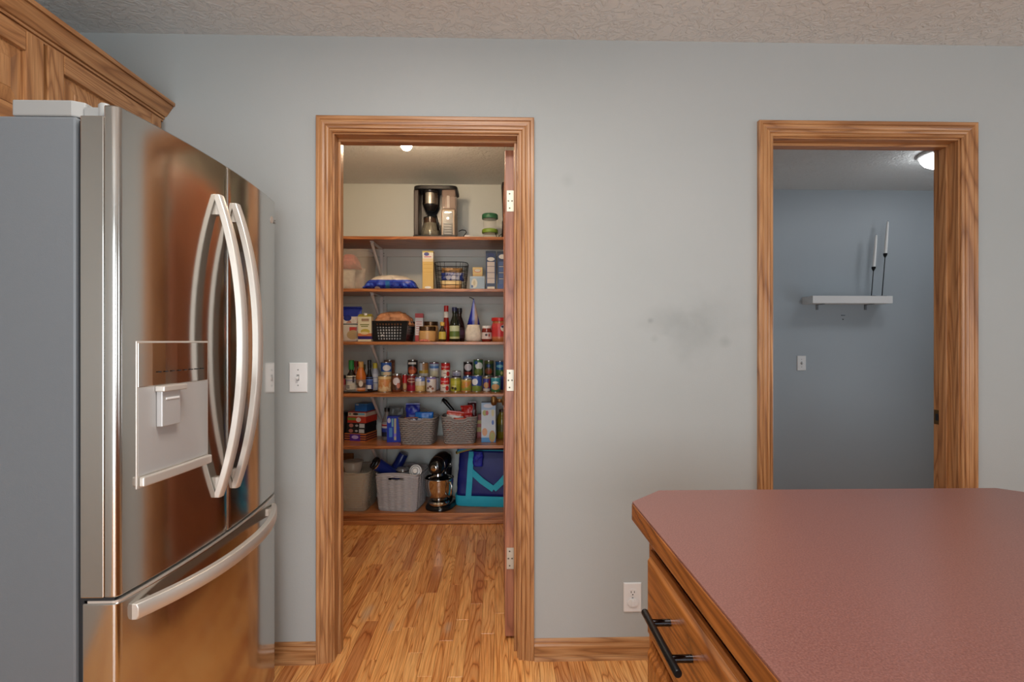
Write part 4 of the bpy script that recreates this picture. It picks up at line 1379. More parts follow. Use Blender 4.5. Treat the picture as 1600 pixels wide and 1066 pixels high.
tb_('brown bottle with a black cap at the back of the turntable', 564, 573, 566, 604, 3.83, btl, plain('brown_bottle', S(56, 40, 26), .15), (.8, .6, plain('olive_cap', S(90, 84, 40), .4)))

FY, BYr = 3.72, 3.83          # front row and back row of cans (axis)
def C(label, px0, px1, yt, yb, row, pr, on=None, text=None, **k):
    return can(label, px0, px1, yt, yb, row, R4 if on is None else on, pr, text=text, **k)
WB = S(214, 210, 204)
t_, h1 = C('large tan can with food picture, under the blue and white can', 590.5, 611.5, 586, 611, FY, dict(bands=[(0, S(206, 168, 110)), (.5, S(190, 130, 70)), (.8, S(214, 186, 130))], blotch=[(.08, .75, S(206, 140, 80), S(222, 196, 150), 50)]))
C('blue and white can stacked on the large tan can', 595, 612, 565, 586, FY + .004, dict(bands=[(0, S(180, 190, 160)), (.3, S(40, 90, 170))], badges=[(.08, .58, .36, .22, S(222, 222, 218)), (.08, .16, .3, .14, S(216, 196, 160))]), R4 + h1 + EPS)
C('tall brown canister behind the blue and white can', 600, 617, 560, 607, BYr + .02, dict(bands=[(0, S(110, 66, 44)), (.5, S(130, 84, 56)), (.9, S(96, 56, 40))], blotch=[(.1, .85, S(120, 74, 50), S(150, 104, 80), 30)]), name='food_canister', cat='canister')
t_, w, h = bottle('salsa jar with a metal lid and white label among the cans', 612.5, 628.5, 582, 610.5, FY, R4, jar, plain('salsa', S(110, 56, 34), .2), (.90, .92, M_TIN), (.12, .80, dict(bands=[(0, S(80, 50, 36)), (.4, S(110, 60, 40))], badges=[(0, .58, .34, .2, S(214, 204, 206)), (.2, .35, .16, .15, S(196, 120, 100))], rough=.4)), name='salsa_jar', cat='jar')
C('slim red can beside the salsa jar', 628.5, 637, 583, 609, FY + .04, dict(bands=[(0, S(170, 110, 80)), (.5, S(186, 34, 34))], badges=[(.1, .3, .3, .18, S(196, 170, 120))]))
t_, h6 = C('dark red can with cream lettering band, under the black can', 635.5, 651, 584, 610, FY + .02, dict(bands=[(0, S(150, 26, 50)), (.38, S(110, 22, 26)), (.95, S(90, 20, 22))], badges=[(0, .68, .44, .12, S(196, 170, 140)), (0, .68, .38, .07, S(120, 40, 36))]))
C('black can with a food picture stacked on the dark red can', 637, 653, 561, 584, FY + .025, dict(bands=[(0, S(30, 22, 22))], badges=[(0, .30, .42, .28, S(150, 60, 36)), (0, .22, .3, .14, S(190, 110, 70))], rects=[(0, .78, .38, .07, S(200, 200, 196))]), R4 + h6 + EPS)
# tan/white pair
t_, hb1 = C('yellow label can in the back row under the tan-topped can', 655, 670, 588, 609, BYr, dict(bands=[(0, S(206, 170, 90))]))
C('white and brown can stacked in the back row behind the cream can', 654.5, 669.5, 566, 588, BYr, dict(bands=[(0, S(206, 200, 190)), (.25, S(196, 160, 60)), (.48, S(170, 120, 70))], rects=[(-.22, .72, .2, .28, S(206, 206, 206))]), R4 + hb1 + EPS)
C('cream can with a blue top band, fourth from the jar', 648.5, 664.5, 588, 611.5, FY, dict(bands=[(0, S(200, 170, 110)), (.42, S(204, 196, 180)), (.70, S(110, 130, 186))], badges=[(-.1, .8, .3, .10, S(206, 206, 214)), (.05, .25, .3, .16, S(214, 190, 130))]))
t_, hb2 = C('white can in the back row under the blue-banded can', 671, 686, 589, 609, BYr, dict(bands=[(0, S(190, 190, 200))]))
C('blue-banded white can stacked in the back row beside the red soup cans', 671, 686, 565, 588.5, BYr, dict(bands=[(0, S(206, 200, 180)), (.48, S(206, 206, 210)), (.60, S(80, 126, 186)), (.75, S(160, 180, 206)), (.9, S(120, 60, 90))], badges=[(.05, .25, .34, .18, S(216, 206, 170))]), R4 + hb2 + EPS)
C('white can with a lilac top and brown picture beside the red soup can', 666, 681.5, 588, 611.5, FY, dict(bands=[(0, S(206, 198, 190)), (.84, S(120, 110, 170))], badges=[(-.2, .72, .18, .10, S(70, 90, 170)), (.0, .35, .16, .08, S(120, 80, 70)), (.22, .22, .12, .08, S(150, 100, 80)), (-.24, .25, .1, .08, S(110, 70, 60))]))
soup = dict(bands=[(0, S(220, 208, 196)), (.5, S(190, 26, 30))], badges=[(.28, .24, .16, .17, S(190, 36, 36)), (-.12, .52, .10, .07, S(190, 160, 100))], rects=[(-.05, .28, .16, .03, S(150, 130, 120))])
t_, hc = C('red and white soup can, lower of the two stacked', 688, 702.5, 588, 610, FY + .02, soup, text=('Campbell\u2019s', .0135, .72, S(235, 232, 228)))
C('red and white soup can, upper of the two stacked', 689, 703.5, 565.5, 588, FY + .02, soup, R4 + hc + EPS, text=('Campbell\u2019s', .0135, .72, S(235, 232, 228)))
C('olive green can with dark olives picture', 703.5, 720.5, 588, 609.5, FY + .01, dict(bands=[(0, S(160, 160, 50)), (.55, S(176, 170, 60)), (.8, S(150, 150, 46))], badges=[(-.25, .28, .12, .10, S(50, 40, 36)), (.02, .22, .12, .10, S(50, 44, 36)), (-.1, .4, .2, .06, S(200, 190, 120))]))
t_, hb3 = C('low can in the back row behind the olive can, under the small white can', 707, 721, 588.5, 607, BYr + .02, dict(bands=[(0, S(150, 150, 150))]))
C('small white and purple can stacked behind the olive can', 706.5, 720.5, 577.5, 588.5, BYr + .02, dict(bands=[(0, S(60, 50, 66)), (.3, S(196, 190, 200))], badges=[(0, .5, .3, .2, S(150, 146, 170))]), R4 + hb3 + EPS)
C('orange and green vegetable can below the black can', 720.5, 737, 591, 610.5, FY, dict(bands=[(0, S(196, 140, 70)), (.6, S(186, 150, 70)), (.9, S(190, 170, 110))], blotch=[(.1, .8, S(196, 130, 60), S(140, 150, 60), 60)]))
t_, hb4 = C('blue can in the back row under the black can', 723.5, 738.5, 585.5, 608, BYr, dict(bands=[(0, S(40, 70, 140)), (.7, S(60, 100, 176))], badges=[(0, .8, .4, .1, S(190, 200, 216))]))
C('black can with a white oval badge stacked in the back row', 724, 738.5, 564, 585.5, BYr, dict(bands=[(0, S(80, 26, 24)), (.3, S(26, 22, 26))], badges=[(0, .62, .40, .26, S(206, 198, 200)), (0, .2, .3, .1, S(150, 50, 40))]), R4 + hb4 + EPS)
t_, h9 = C('blue can with a white badge and green beans picture', 737, 753, 586, 611, FY, dict(bands=[(0, S(120, 130, 80)), (.36, S(50, 80, 160))], badges=[(-.14, .62, .30, .20, S(210, 212, 216)), (0, .2, .42, .2, S(120, 136, 60))]))
C('green can with a white badge stacked on the blue bean can', 739.5, 755, 561, 586, FY + .004, dict(bands=[(0, S(44, 80, 44)), (.5, S(40, 96, 56))], badges=[(.05, .6, .38, .22, S(206, 214, 210)), (-.25, .80, .16, .10, S(40, 80, 150)), (0, .24, .40, .2, S(96, 110, 50))]), R4 + h9 + EPS)
C('small blue and red can in front of the dark green can', 754.5, 766.5, 587, 610.5, FY + .01, dict(bands=[(0, S(206, 200, 196)), (.2, S(60, 60, 140)), (.85, S(150, 130, 90))], badges=[(-.05, .42, .34, .2, S(196, 150, 100)), (.36, .5, .12, .3, S(160, 40, 60))]))
t_, hb5 = C('navy can in the back row under the dark green can', 757, 771.5, 585.5, 608, BYr, dict(bands=[(0, S(40, 50, 110))]))
C('dark green can with a fruit picture stacked in the back row', 756.5, 771.5, 562, 585.5, BYr, dict(bands=[(0, S(30, 50, 40)), (.5, S(34, 60, 44)), (.8, S(80, 90, 40))], badges=[(0, .3, .4, .22, S(120, 80, 50)), (.1, .26, .22, .12, S(150, 60, 40)), (0, .66, .2, .1, S(50, 70, 130))]), R4 + hb5 + EPS)
C('teal and green can at the front edge beside the open door', 767, 782.5, 590, 613, FY - .035, dict(bands=[(0, S(50, 110, 60)), (.18, S(60, 140, 160)), (.6, S(46, 140, 160)), (.9, S(90, 170, 180))], badges=[(0, .36, .40, .2, S(206, 160, 110)), (0, .66, .3, .08, S(190, 220, 222))]))
t_, hb6 = C('dark blue can in the back row beside the open door', 774, 789, 587, 609, BYr, dict(bands=[(0, S(24, 44, 120)), (.8, S(40, 70, 150))]))
C('blue can with green leaves stacked in the back row beside the open door', 774, 789, 564, 587, BYr, dict(bands=[(0, S(60, 110, 60)), (.42, S(24, 90, 150))], badges=[(0, .66, .36, .1, S(120, 190, 206)), (.2, .2, .12, .12, S(196, 190, 120))]), R4 + hb6 + EPS)

# ------------------------------------------------------------------ shelf 5
zz = R5
stack = [('purple and orange striped box at the bottom of the box stack', 540, 577, 677, 690, dict(bands=[(0, S(206, 120, 60)), (.14, S(60, 20, 50)), (.30, S(206, 120, 60)), (.42, S(60, 20, 50)), (.58, S(206, 120, 60)), (.70, S(60, 20, 50)), (.86, S(206, 120, 60))], rects=[(0, .5, .24, .42, S(76, 36, 150))], badges=[(0, .55, .16, .22, S(190, 170, 220))])),
         ('black box with a red badge, second from the bottom of the stack', 543.5, 575.5, 669, 677, dict(bands=[(0, S(26, 28, 32))], badges=[(-.26, .5, .12, .36, S(186, 120, 110)), (.04, .5, .08, .2, S(180, 180, 180))], rects=[(.32, .5, .14, .36, S(200, 204, 206))])),
         ('black box with a red badge, third from the bottom of the stack', 544, 576, 660.5, 669, dict(bands=[(0, S(26, 28, 32))], badges=[(-.26, .5, .12, .36, S(186, 120, 110)), (.04, .5, .08, .2, S(180, 180, 180))], rects=[(.32, .5, .14, .36, S(200, 204, 206))])),
         ('red and green box in the middle of the box stack', 545, 577, 650.5, 660.5, dict(bands=[(0, S(196, 56, 36)), (.5, S(190, 60, 44))], badges=[(.1, .5, .13, .36, S(222, 214, 206))], rects=[(-.26, .6, .22, .2, S(120, 150, 60))])),
         ('white box with a dark print under the blue box', 546, 577, 643, 650.5, dict(bands=[(0, S(212, 190, 170)), (.8, S(160, 50, 50))], badges=[(-.08, .5, .16, .22, S(40, 36, 40)), (-.38, .5, .06, .2, S(120, 140, 120))], rects=[(.25, .5, .18, .2, S(110, 180, 206))]))]
for lab_, a, c_, y0, y1, pr in stack:
    Yf = 3.715
    xc, w = span(a, c_, Yf)
    h = (y1 - y0) * (xc * SY + Yf * CY) / FPX
    t_ = thing('food_box', lab_, 'box', (xc, Yf + .095, zz + EPS), math.radians(-14), 'boxes stacked on the fifth shelf')
    m_ = prt('stack_box_print', w, h, **pr)
    obj('body', bx(-w / 2, w / 2, -.085, .085, 0, h - .0008), m_, t_, bevel=.001)
    obj('top_flap', bx(-w / 2 + .002, w / 2 - .002, -.084, .03, h - .0007, h - .0002), m_, t_)
    zz += h
xc, w = span(556, 576.5, 3.74)
t_ = thing('food_box', 'small bright blue box lying on top of the box stack', 'box', (xc, 3.81, zz + EPS), math.radians(-14), 'boxes stacked on the fifth shelf')
h = zat(566, 631.5, 3.74) - zz
m_ = prt('blue_box_print', w, h, [(0, S(40, 116, 186)), (.15, S(30, 104, 180)), (.9, S(70, 130, 186))], rects=[(-.3, .86, .12, .06, S(210, 220, 226))])
obj('body', bx(-w / 2, w / 2, -.06, .06, 0, h), m_, t_, bevel=.001)
obj('top_flap', bx(-w / 2 + .002, w / 2 - .002, -.059, .02, h + .0001, h + .0008), m_, t_)
tdx, tdw = span(528, 546, 3.88)
bottle('dark canister behind the stacked boxes next to the casing', 526, 547, 640, 681, 3.88, R5, jar, plain('dark_canister', S(46, 36, 34), .4), (.88, .95, M_BLACK), name='canister', cat='canister')

bottle('grey bottle with a black cap behind the blue carton', 596.5, 613, 634, 684, 3.80, R5, [(.9, 0), (1, .03), (1, .62), (.8, .74), (.42, .92), (.4, 1)], plain('grey_bottle', S(120, 118, 116), .3), (.88, .5, M_BLACK),
       (.12, .56, dict(bands=[(0, S(30, 34, 54)), (.26, S(40, 60, 150)), (.38, S(206, 200, 206)), (.44, S(170, 60, 60)), (.5, S(206, 200, 200))], rough=.4)))
carton('blue carton with a pale side panel beside the woven basket', 604.5, 626, 651, 3.70, .07, R5, dict(bands=[(0, S(30, 56, 176)), (.5, S(34, 66, 190)), (.9, S(30, 50, 160))], rects=[(.1, .5, .08, .42, S(190, 180, 150)), (-.22, .38, .12, .18, S(80, 140, 206)), (-.1, .76, .06, .16, S(120, 180, 190)), (.1, .28, .08, .06, S(150, 130, 220))], badges=[(-.34, .84, .12, .1, S(206, 206, 222))]))
xg, wg = span(607, 631, 3.84)
pouch('grey foil bag standing behind the blue carton', xg, 3.85, R5, wg, zat(619, 637, 3.84) - R5, .06, .006, plain('grey_foil', S(112, 112, 108), .35, var=.3, vscale=40), seed=61)


def even_ring(w, d, e, n):
    """superellipse outline resampled to even spacing, starting at the middle of the front side"""
    m = 720
    pts = [(a, c) for a, c, _ in ring(0, 0, 0, w / 2, d / 2, m, e, rot=-PI / 2)]
    cum = [0]
    for i in range(m):
        p, q = pts[i], pts[(i + 1) % m]
        cum.append(cum[-1] + math.hypot(q[0] - p[0], q[1] - p[1]))
    out, k = [], 0
    for i in range(n):
        s_ = cum[-1] * i / n
        while cum[k + 1] < s_:
            k += 1
        f = (s_ - cum[k]) / max(cum[k + 1] - cum[k], 1e-9)
        p, q = pts[k], pts[(k + 1) % m]
        out.append((p[0] + (q[0] - p[0]) * f, p[1] + (q[1] - p[1]) * f))
    return out


def woven(label, cx, cy, z, w, d, h, rows, cols, amp, mat, rz=0, e=5, taper=.84, rise=.05, hole=None, back_handle=False, name='woven_basket', slits=False, dip=0.0, parity=True):
    """moulded basket with woven relief, hand hole and rolled rim"""
    t_ = thing(name, label, 'basket', (cx, cy, z + EPS), rz)
    n = cols * 8
    sub = 4
    bm = B()
    grid = []
    base = even_ring(w, d, e, n)
    topz = []
    for x_, y_ in base:
        f = max(0, 1 - (x_ / (w * .46)) ** 2) if abs(y_) > d * .42 else 0
        g = max(0, 1 - (x_ / (w * .22)) ** 4) if y_ < -d * .42 else 0
        topz.append(h * (1 + rise * f - dip * g))
    for j in range(rows * sub + 1):
        u = j / (rows * sub)
        s_ = taper + (1 - taper) * u
        fl_ = u > .94
        row = []
        for k in range(n):
            x_, y_ = base[k][0] * s_, base[k][1] * s_
            r_ = j // sub
            ph = (j % sub) / sub
            rb = math.sin(PI * ph)
            wv = math.sin(2 * PI * (k % 8 + .5) / 8 + (PI if r_ % 2 and parity else 0))
            off = 0 if fl_ or u < .03 else amp * (rb * (.6 + .5 * wv) - .7 * (ph == 0))
            L = math.hypot(x_, y_)
            row.append(bm.verts.new((x_ * (1 + off / L), y_ * (1 + off / L), u * topz[k])))
        grid.append(row)
    for j in range(rows * sub):
        u = (j + .5) / (rows * sub)
        for k in range(n):
            k2 = (k + 1) % n
            if hole:
                xm = (grid[j][k].co.x + grid[j][k2].co.x) / 2
                ym = grid[j][k].co.y
                zm = (grid[j][k].co.z + grid[j + 1][k].co.z) / 2
                if abs(xm) < hole[0] and hole[1] * h < zm < hole[2] * h and abs(ym) > d * .3:
                    continue
            if slits and .06 < u < .92 and j % sub == 0:
                ph8 = (k + (4 if (j // sub) % 2 else 0)) % 8
                if 3 <= ph8 <= 7:
                    continue
            bm.faces.new((grid[j][k], grid[j][k2], grid[j + 1][k2], grid[j + 1][k]))
    bm.faces.new(grid[0][::-1])
    obj('woven_shell', bm, mat, t_, smooth=True, solid=.0022)
    obj('rim', tube([(base[k][0], base[k][1], topz[k]) for k in range(0, n, 2)], .0045, 8, closed=True), mat, t_, smooth=True)
    if back_handle:
        pts = [(-.052 + .104 * i / 12, d / 2 - .004, h * 1.04 + .034 * math.sin(PI * i / 12)) for i in range(13)]
        obj('back_handle', tube(pts, .0055, 8), mat, t_, smooth=True)
    return t_


m_wg = plain('grey_weave_plastic', S(136, 128, 124), .45)
b1x, b1w = span(624.5, 683, 3.66)
b1h = zat(650, 655, 3.59) - R5
woven('grey woven basket full of blue packets beside the blue carton', b1x, 3.70, R5, b1w, .23, b1h, 13, 28, .0035, m_wg, rz=math.radians(-5), rise=0, dip=.09, back_handle=True, slits=True)
pouch('bright blue snack bag leaning in the basket nearest the blue carton', b1x + .035, 3.70, R5 + .012, .13, .20, .10, .03, prt('bright_blue_print', .15, .2, [(0, S(150, 190, 150)), (.72, S(70, 150, 140)), (.78, S(40, 120, 206)), (.9, S(30, 110, 200))], rough=.3), seed=71, seal=False)
pouch('deep blue snack bag standing at the back of the blue-packet basket', b1x - .055, 3.765, R5 + .012, .10, .245, .06, .004, plain('deep_blue_foil', S(26, 40, 160), .3, var=.3, vscale=30), seed=72, rz=.1)
pouch('multicoloured packet at the front of the blue-packet basket', b1x - .045, 3.655, R5 + .012, .10, .17, .06, .01, prt('multi_print', .1, .17, [(0, S(120, 90, 80))], blotch=[(0, 1, S(150, 70, 50), S(60, 110, 120), 40)], rough=.4), seed=73, seal=False)
pouch('white and navy packet showing through the hand hole of the blue-packet basket', b1x + .01, 3.635, R5 + .012, .12, .165, .03, .01, prt('white_navy_print', .12, .165, [(0, S(70, 90, 120)), (.85, S(28, 34, 70))], blotch=[(.8, 1, S(28, 34, 70), S(200, 200, 210), 60)], rough=.4), seed=74, seal=False)
b2x_, b2w = span(689.5, 745.5, 3.66)
b2h = zat(717, 653, 3.60) - R5
woven('grey woven basket holding red chip bags', b2x_, 3.715, R5, b2w, .22, b2h, 13, 28, .0035, m_wg, rz=math.radians(2), rise=0, dip=.09, slits=True)
rc = lambda s_: prt('red_chip_print', .12, .22, [(0, S(170, 30, 24)), (.68, S(196, 190, 186)), (.80, S(196, 60, 34)), (.9, S(180, 44, 26))] if s_ else [(0, S(150, 22, 22)), (.7, S(176, 34, 26))], rough=.28)
pouch('red and white chip bag tilted at the front of the red chip basket', b2x_ - .056, 3.70, R5 + .014, .12, .195, .08, .02, rc(1), rot=(0, math.radians(8), .05), seed=75)
pouch('red chip bag standing upright at the door end of its basket', b2x_ + .066, 3.715, R5 + .012, .085, .235, .07, .004, rc(0), rot=(0, math.radians(-5), -.2), seed=76, amp=.009)
pouch('small crimson chip bag between the two larger red ones', b2x_ + .004, 3.765, R5 + .012, .08, .19, .06, .02, plain('crimson_foil', S(150, 28, 40), .3, var=.4, vscale=50), seed=77)
pouch('orange-red packet showing through the hand hole of the chip basket', b2x_ + .02, 3.645, R5 + .012, .11, .165, .04, .015, plain('orange_red_foil', S(186, 60, 36), .3, var=.35, vscale=60), seed=78, seal=False)
pouch('dark red foil bag at the back of the red chip basket', b2x_ + .085, 3.775, R5 + .012, .06, .255, .05, .004, plain('dark_red_foil', S(80, 22, 24), .3, var=.3), seed=79)
ut = thing('utensil', 'long black handled utensil lying across the back of the chip basket', 'utensil', (b2x_ - .06, 3.79, R5 + .012))
obj('handle', tube([(.05, -.01, .10), (.00, 0, .205), (-.05, .008, .262), (-.072, .010, .280)], [.010, .013, .016, .012], 12), M_BLACK, ut, smooth=True)
obj('blade', tube([(.05, -.01, .10), (.075, -.014, .002)], [.008, .006], 10), M_STEELS, ut, smooth=True)
obj('hook', tube([(-.060, .006, .274), (-.075, -.004, .262), (-.078, -.01, .250)], .003, 8), M_TIN, ut, smooth=True)
carton('red and yellow striped box between the chip basket and the tall white box', 745, 755, 648, 3.86, .05, R5, dict(bands=[(0, S(160, 40, 36)), (.25, S(196, 170, 90)), (.45, S(176, 60, 46)), (.6, S(200, 176, 100)), (.75, S(150, 40, 36))]))
carton('tall white and blue box with food pictures on the fifth shelf', 752, 774.5, 629.5, 3.68, .07, R5, dict(bands=[(0, S(60, 130, 190)), (.12, S(180, 196, 212)), (.3, S(196, 204, 214)), (.82, S(150, 176, 204))], badges=[(-.02, .92, .34, .05, S(206, 204, 210)), (.26, .15, .22, .15, S(170, 130, 80)), (.26, .15, .16, .10, S(150, 150, 80)), (-.26, .74, .16, .07, S(150, 150, 60)), (-.1, .74, .1, .06, S(170, 50, 50)), (-.26, .26, .18, .10, S(206, 150, 110)), (.3, .5, .08, .06, S(70, 100, 180)), (.3, .74, .1, .09, S(206, 196, 150))]))
bottle('tall cooking oil bottle behind the tall white box', 776, 793, 636, 681, 3.84, R5, [(.88, 0), (1, .03), (1, .70), (.84, .84), (.5, .96), (.48, 1)], plain('olive_oil', S(120, 104, 30), .12), (.92, .55, plain('dark_screw_cap', S(70, 40, 34), .35)),
       (.25, .5, dict(bands=[(0, S(90, 84, 40))], rough=.4)))
carton('blue carton glimpsed between the open door and the casing, fifth shelf', 799, 812, 645, 3.70, .06, R5, dict(bands=[(0, S(30, 44, 130)), (.6, S(40, 56, 150)), (.92, S(150, 150, 170))]))

# ------------------------------------------------------------------ shelf 6
lbx, lbw = span(508, 583, 3.70)
lbh = zat(545, 741, 3.60) - R6
m_bg = plain('translucent_weave', S(206, 196, 176), .4, Alpha=.36)
woven('translucent beige basket of clear tubs at the casing end of the lowest shelf', lbx, 3.765, R6, lbw, .33, lbh, 16, 24, .002, m_bg, rz=math.radians(-4), e=7, taper=.86, rise=.02)
m_ct = plain('clear_tub', S(214, 204, 190), .15, Alpha=.4)
for i, (dx, dy, dz_, w_, h_, lab_) in enumerate(((.03, -.06, .01, .15, .235, 'large clear tub standing in the translucent beige basket'), (.02, -.04, .2465, .14, .075, 'shallow clear bowl resting on the large clear tub'), (.07, .09, .01, .12, .17, 'clear tub at the back of the translucent beige basket'))):
    t_ = thing('clear_tub', lab_, 'tub', (lbx + dx, 3.765 + dy, R6 + dz_), group='clear tubs in the beige basket')
    g = loft(B(), [ring(0, 0, 0, w_ / 2 * .8, n=32), ring(0, 0, h_, w_ / 2, n=32)], True, False)
    obj('shell', g, m_ct, t_, autos=50, solid=.0016)
    obj('rim', tube(ring(0, 0, h_, w_ / 2, n=32), .003, 8, closed=True), m_ct, t_, smooth=True)
t_ = thing('clear_tub', 'round clear lid standing on edge at the front of the beige basket', 'lid', (lbx + .015, 3.642, R6 + .075))
obj('disc', loft(B(), [[(a, yv, c + .05) for a, c, _ in ring(0, 0, 0, rr_, n=32)] for yv, rr_ in ((0, .05), (.006, .05), (.008, .046))]), m_ct, t_, autos=40)
obj('ridge', tube([(a, -.001, c + .05) for a, c, _ in ring(0, 0, 0, .036, n=32)], .003, 8, closed=True), m_ct, t_, smooth=True)
carton('brown cardboard box at the back of the lowest shelf behind the beige basket', 520, 552, 709, 3.94 - .001, .012, R6, dict(bands=[(0, S(150, 104, 54)), (.9, S(140, 96, 50))], rough=.7))

gbx, gbw = span(586, 660, 3.64)
gbh = zat(620, 744, 3.585) - R6
m_lg = plain('light_grey_weave_plastic', S(178, 174, 176), .45)
woven('light grey ribbed basket holding tumblers on the lowest shelf', gbx + .008, 3.745, R6, gbw * .93, .30, gbh, 25, 22, .008, m_lg, rz=math.radians(-8), e=8, taper=.88, rise=.055, hole=(.052, .87, .935), name='ribbed_basket', parity=False)


def tumbler(label, top, base, r, bodym, lidm):
    top, base = Vector(top), Vector(base)
    d = top - base
    L = d.length
    q = d.to_track_quat('Z', 'Y').to_euler()
    t_ = thing('tumbler', label, 'tumbler', base, rot=q, group='tumblers in the light grey basket')
    obj('body', lathe([(r * .72, 0), (r * .76, .003), (r * .82, L * .35), (r * .98, L * .80), (r, L * .90)], 32), bodym, t_, autos=40)
    obj('steel_rim', lathe([(r * 1.0, L * .901), (r * 1.01, L * .93)], 32), M_CHROME, t_, autos=40)
    obj('lid', lathe([(r * .99, L * .931), (r * .99, L * .97), (r * .9, L), (r * .86, L * .985), (.004, L * .985)], 32), lidm, t_, autos=40)
    obj('sip_tab', bx(-.008, .008, -r * .7, r * .1, L * .986, L * 1.015), lidm, t_, bevel=.002)


m_nv = plain('navy_enamel', S(24, 42, 118), .3)
tumbler('navy tumbler with a black lid leaning toward the casing', (xat(584, 3.66), 3.66, zat(584, 723, 3.66)), (xat(622, 3.74), 3.76, zat(620, 746, 3.74)), .046, m_nv, M_BLACK)
tumbler('navy tumbler standing tilted behind the white spool, its base up', (xat(610, 3.84), 3.85, zat(610, 750, 3.84)), (xat(631, 3.85), 3.85, zat(631, 709, 3.85)), .045, m_nv, M_BLACK)
t_ = thing('glass_lid', 'steel-rimmed glass lid lying on top of the ribbed basket', 'lid', (xat(629, 3.68), 3.69, zat(629, 737, 3.68)))
obj('glass', lathe([(.042, 0), (.046, .006), (.046, .016), (.038, .026), (.006, .030)], 32), plain('grey_glass', S(120, 120, 124), .12, .3), t_, autos=40)
obj('steel_ring', tube(ring(0, 0, .008, .0468, n=36), .003, 8, closed=True), M_CHROME, t_, smooth=True)
t_ = thing('white_spool', 'white ringed spool lying at the corner of the ribbed basket', 'spool', (xat(650, 3.66), 3.65, zat(650, 736, 3.65)), rot=(math.radians(75), 0, math.radians(-8)))
obj('disc', lathe([(.043, 0), (.043, .006), (.040, .008)], 36), M_WHITE, t_, autos=40)
obj('outer_ring', tube(ring(0, 0, .0085, .034, n=36), .0022, 8, closed=True), M_FSIDE, t_, smooth=True)
obj('hub', lathe([(.020, .0081), (.020, .014), (.016, .020), (.010, .020)], 30), M_WHITE, t_, autos=40)
obj('inner_ring', tube(ring(0, 0, .0145, .0185, n=30), .0018, 8, closed=True), M_FSIDE, t_, smooth=True)
obj('core', lathe([(.030, -.07), (.030, -.0002)], 30), M_WHITE, t_, autos=40)
t_ = thing('steel_cup', 'white cup lying deep in the ribbed basket beneath the tumblers', 'cup', (xat(622, 3.70), 3.74, R6 + .03))
obj('body', lathe([(.04, 0), (.05, .12), (.052, .16)], 30), plain('cream_cup', S(216, 200, 190), .4), t_, autos=40)
obj('rim', tube(ring(0, 0, .16, .052, n=30), .003, 8, closed=True), M_WHITE, t_, smooth=True)

# stand mixer
mx = thing('stand_mixer', 'black tilt-head stand mixer with a polished steel bowl on the lowest shelf', 'mixer', (xat(687.5, 3.70), 3.700, R6 + EPS), math.radians(-14))
mb_ = plain('black_enamel', S(16, 16, 18), .16)
obj('foot', loft(B(), [ring(0, .03, 0, .098, .135, 40, 2.6), ring(0, .03, .014, .100, .137, 40, 2.6), ring(0, .03, .028, .090, .125, 40, 2.6), ring(0, .03, .033, .070, .10, 40, 2.6)]), mb_, mx, autos=50)
obj('bowl_plate', lathe([(.072, .0332), (.074, .046), (.066, .056), (.05, .058)], 36, 0, -.02), M_CHROME, mx, autos=40)
bw_ = obj('bowl', lathe([(.044, .0582), (.056, .064), (.082, .10), (.096, .145), (.101, .19), (.102, .212), (.1055, .216), (.1005, .216), (.099, .19)], 48, 0, -.02, cap1=False), M_CHROME, mx, smooth=True)
obj('bowl_handle', tube([(.086, -.065, .195), (.108, -.085, .205), (.118, -.094, .18), (.117, -.093, .13), (.098, -.078, .098), (.076, -.06, .108)], .0075, 10), M_CHROME, bw_, smooth=True)
obj('column', loft(B(), [ring(0, .105, .033, .052, .056, 32, 2.8), ring(0, .110, .12, .045, .045, 32, 2.8), ring(0, .105, .20, .044, .046, 32, 2.8), ring(0, .095, .262, .050, .056, 32, 2.8)]), mb_, mx, smooth=True)
hr = []
for y_, rx, rz_, zc_ in ((-.118, .010, .012, .300), (-.115, .034, .036, .300), (-.100, .048, .050, .302), (-.06, .056, .060, .306), (.0, .060, .066, .312), (.06, .060, .066, .316), (.11, .054, .058, .316), (.145, .040, .044, .312), (.165, .016, .018, .308)):
    hr.append([(a, y_, c + zc_) for a, c, _ in ring(0, 0, 0, rx, rz_, 32, 2.2)])
hd_ = obj('motor_head', loft(B(), hr), mb_, mx, smooth=True)
obj('trim_band', tube([(.0565 * math.cos(a), -.055, .305 + .061 * math.sin(a)) for a in [2 * PI * i / 32 for i in range(32)]], .0035, 8, closed=True), M_CHROME, hd_, smooth=True)
obj('hub_emblem', loft(B(), [[(a, yv, c + .302) for a, c, _ in ring(0, 0, 0, rr_, n=24)] for yv, rr_ in ((-.112, .021), (-.124, .021), (-.126, .017))]), M_CHROME, hd_, autos=40)
obj('beater_shaft', lathe([(.030, .252), (.034, .232), (.020, .226), (.008, .222), (.008, .12)][::-1], 24, 0, -.035), M_CHROME, hd_, autos=40)
obj('speed_lever', tube([(.058, .03, .30), (.070, .03, .298)], .006, 10), M_CHROME, hd_, smooth=True)

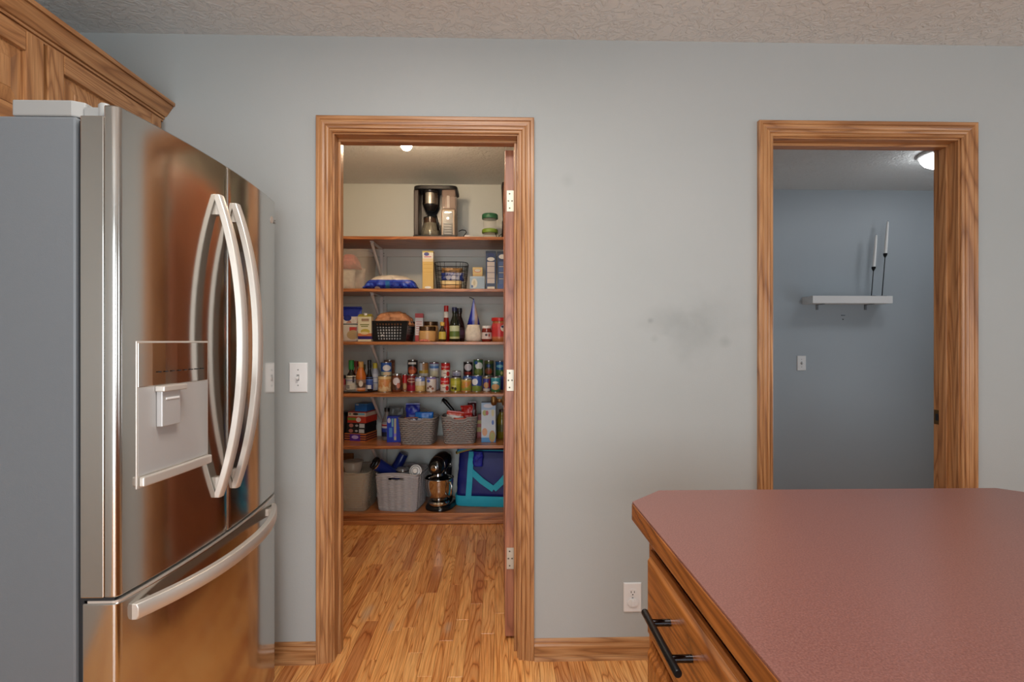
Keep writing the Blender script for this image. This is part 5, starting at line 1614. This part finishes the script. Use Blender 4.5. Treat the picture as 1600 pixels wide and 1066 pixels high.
# tote bag
tgx0, tgx1 = xat(703.5, 3.64), xat(807, 3.64)
tgc, tgw = (tgx0 + tgx1) / 2, tgx1 - tgx0
tgh = zat(755, 707, 3.66) - R6
tt_ = thing('tote_bag', 'navy cooler tote bag with turquoise base and straps on the lowest shelf', 'bag', (tgc + .030, 3.805, R6 + EPS), math.radians(-6))
m_navy = plain('navy_fabric', S(18, 28, 110), .5, var=.12, vscale=12, bump=.4, bscale=18)
m_turq = plain('turquoise_webbing', S(40, 172, 200), .6, bump=.2, bscale=300)
rings = []
for zf, rx, ry in ((0, .965, .93), (.02, .99, .98), (.19, 1, 1)):
    rings.append(ring(0, 0, zf * tgh, tgw / 2 * rx, .115 * ry, 48, 7))
obj('base_band', loft(B(), rings), m_turq, tt_, autos=50)
rings = []
for i in range(15):
    zf = .1905 + (1 - .1905) * i / 14
    k = 1 - .10 * ((zf - .19) / .81) ** 1.5
    rings.append(ring(.006, 0, zf * tgh, tgw / 2 * .985 * k, .112 * (1 - .35 * ((zf - .19) / .81) ** 2), 48, 6))
obj('body', crinkle(loft(B(), rings), .008, 11, 8), m_navy, tt_, smooth=True)
def strap(nm, pts, wv):
    return obj(nm, strip(pts, wv, .003), m_turq, tt_)
yf = -.121
xa, xb = -tgw * .255, tgw * .345
for xs in (xa, xb):
    strap('strap', [(xs - .010, yf + .003, tgh * .14), (xs, yf - .002, tgh * .45), (xs + .004, yf + .016, tgh * .75), (xs + .010, yf + .042, tgh * .97)], (.020, 0, 0))
# carry handle loop hanging down in a V
vb = (.055, yf - .012, tgh * .335)
for p0, p1 in (((xa + .006, yf + .012, tgh * .64), vb), (vb, (xb - .004, yf + .010, tgh * .60))):
    v = Vector(p1) - Vector(p0)
    nrm = Vector((-v.z, 0, v.x)).normalized() * .021
    strap('carry_handle', [p0, tuple((Vector(p0) + Vector(p1)) / 2 + Vector((0, -.012, -.004))), p1], tuple(nrm))
obj('top_piping', tube([(a, c, tgh * .995) for a, c, _ in ring(.006, 0, 0, tgw / 2 * .885, .074, 48, 6)], .004, 8, closed=True), m_turq, tt_, smooth=True)
# things lying over the bag's mouth
xr, wr_ = span(712, 746, 3.63)
pillow('rolled blue and yellow towel lying over the mouth of the tote bag', xr, 3.745, R6 + tgh * .985, .155, .10, .055, prt('towel_print', .15, .055, [(0, S(200, 160, 60)), (.25, S(110, 150, 120)), (.42, S(40, 130, 190)), (.7, S(30, 100, 190))], rough=.8), name='rolled_towel', cat='towel', rot=(0, math.radians(-14), math.radians(6)), seed=91, amp=.006)
pouch('bunched royal blue cloth hanging from the mouth of the tote bag', xat(747, 3.67), 3.682, R6 + tgh * .74, .07, tgh * .26, .05, .03, plain('royal_blue_cloth', S(26, 34, 150), .6, var=.3, vscale=30), name='bunched_cloth', cat='cloth', seed=92, seal=False, amp=.008)
pillow('dark folded bag lying along the top of the tote bag', xat(765, 3.74), 3.76, R6 + tgh * 1.0, .24, .13, .022, plain('dark_green_cloth', S(36, 44, 60), .6, var=.4, vscale=30), name='folded_bag', cat='bag', seed=93, amp=.003)
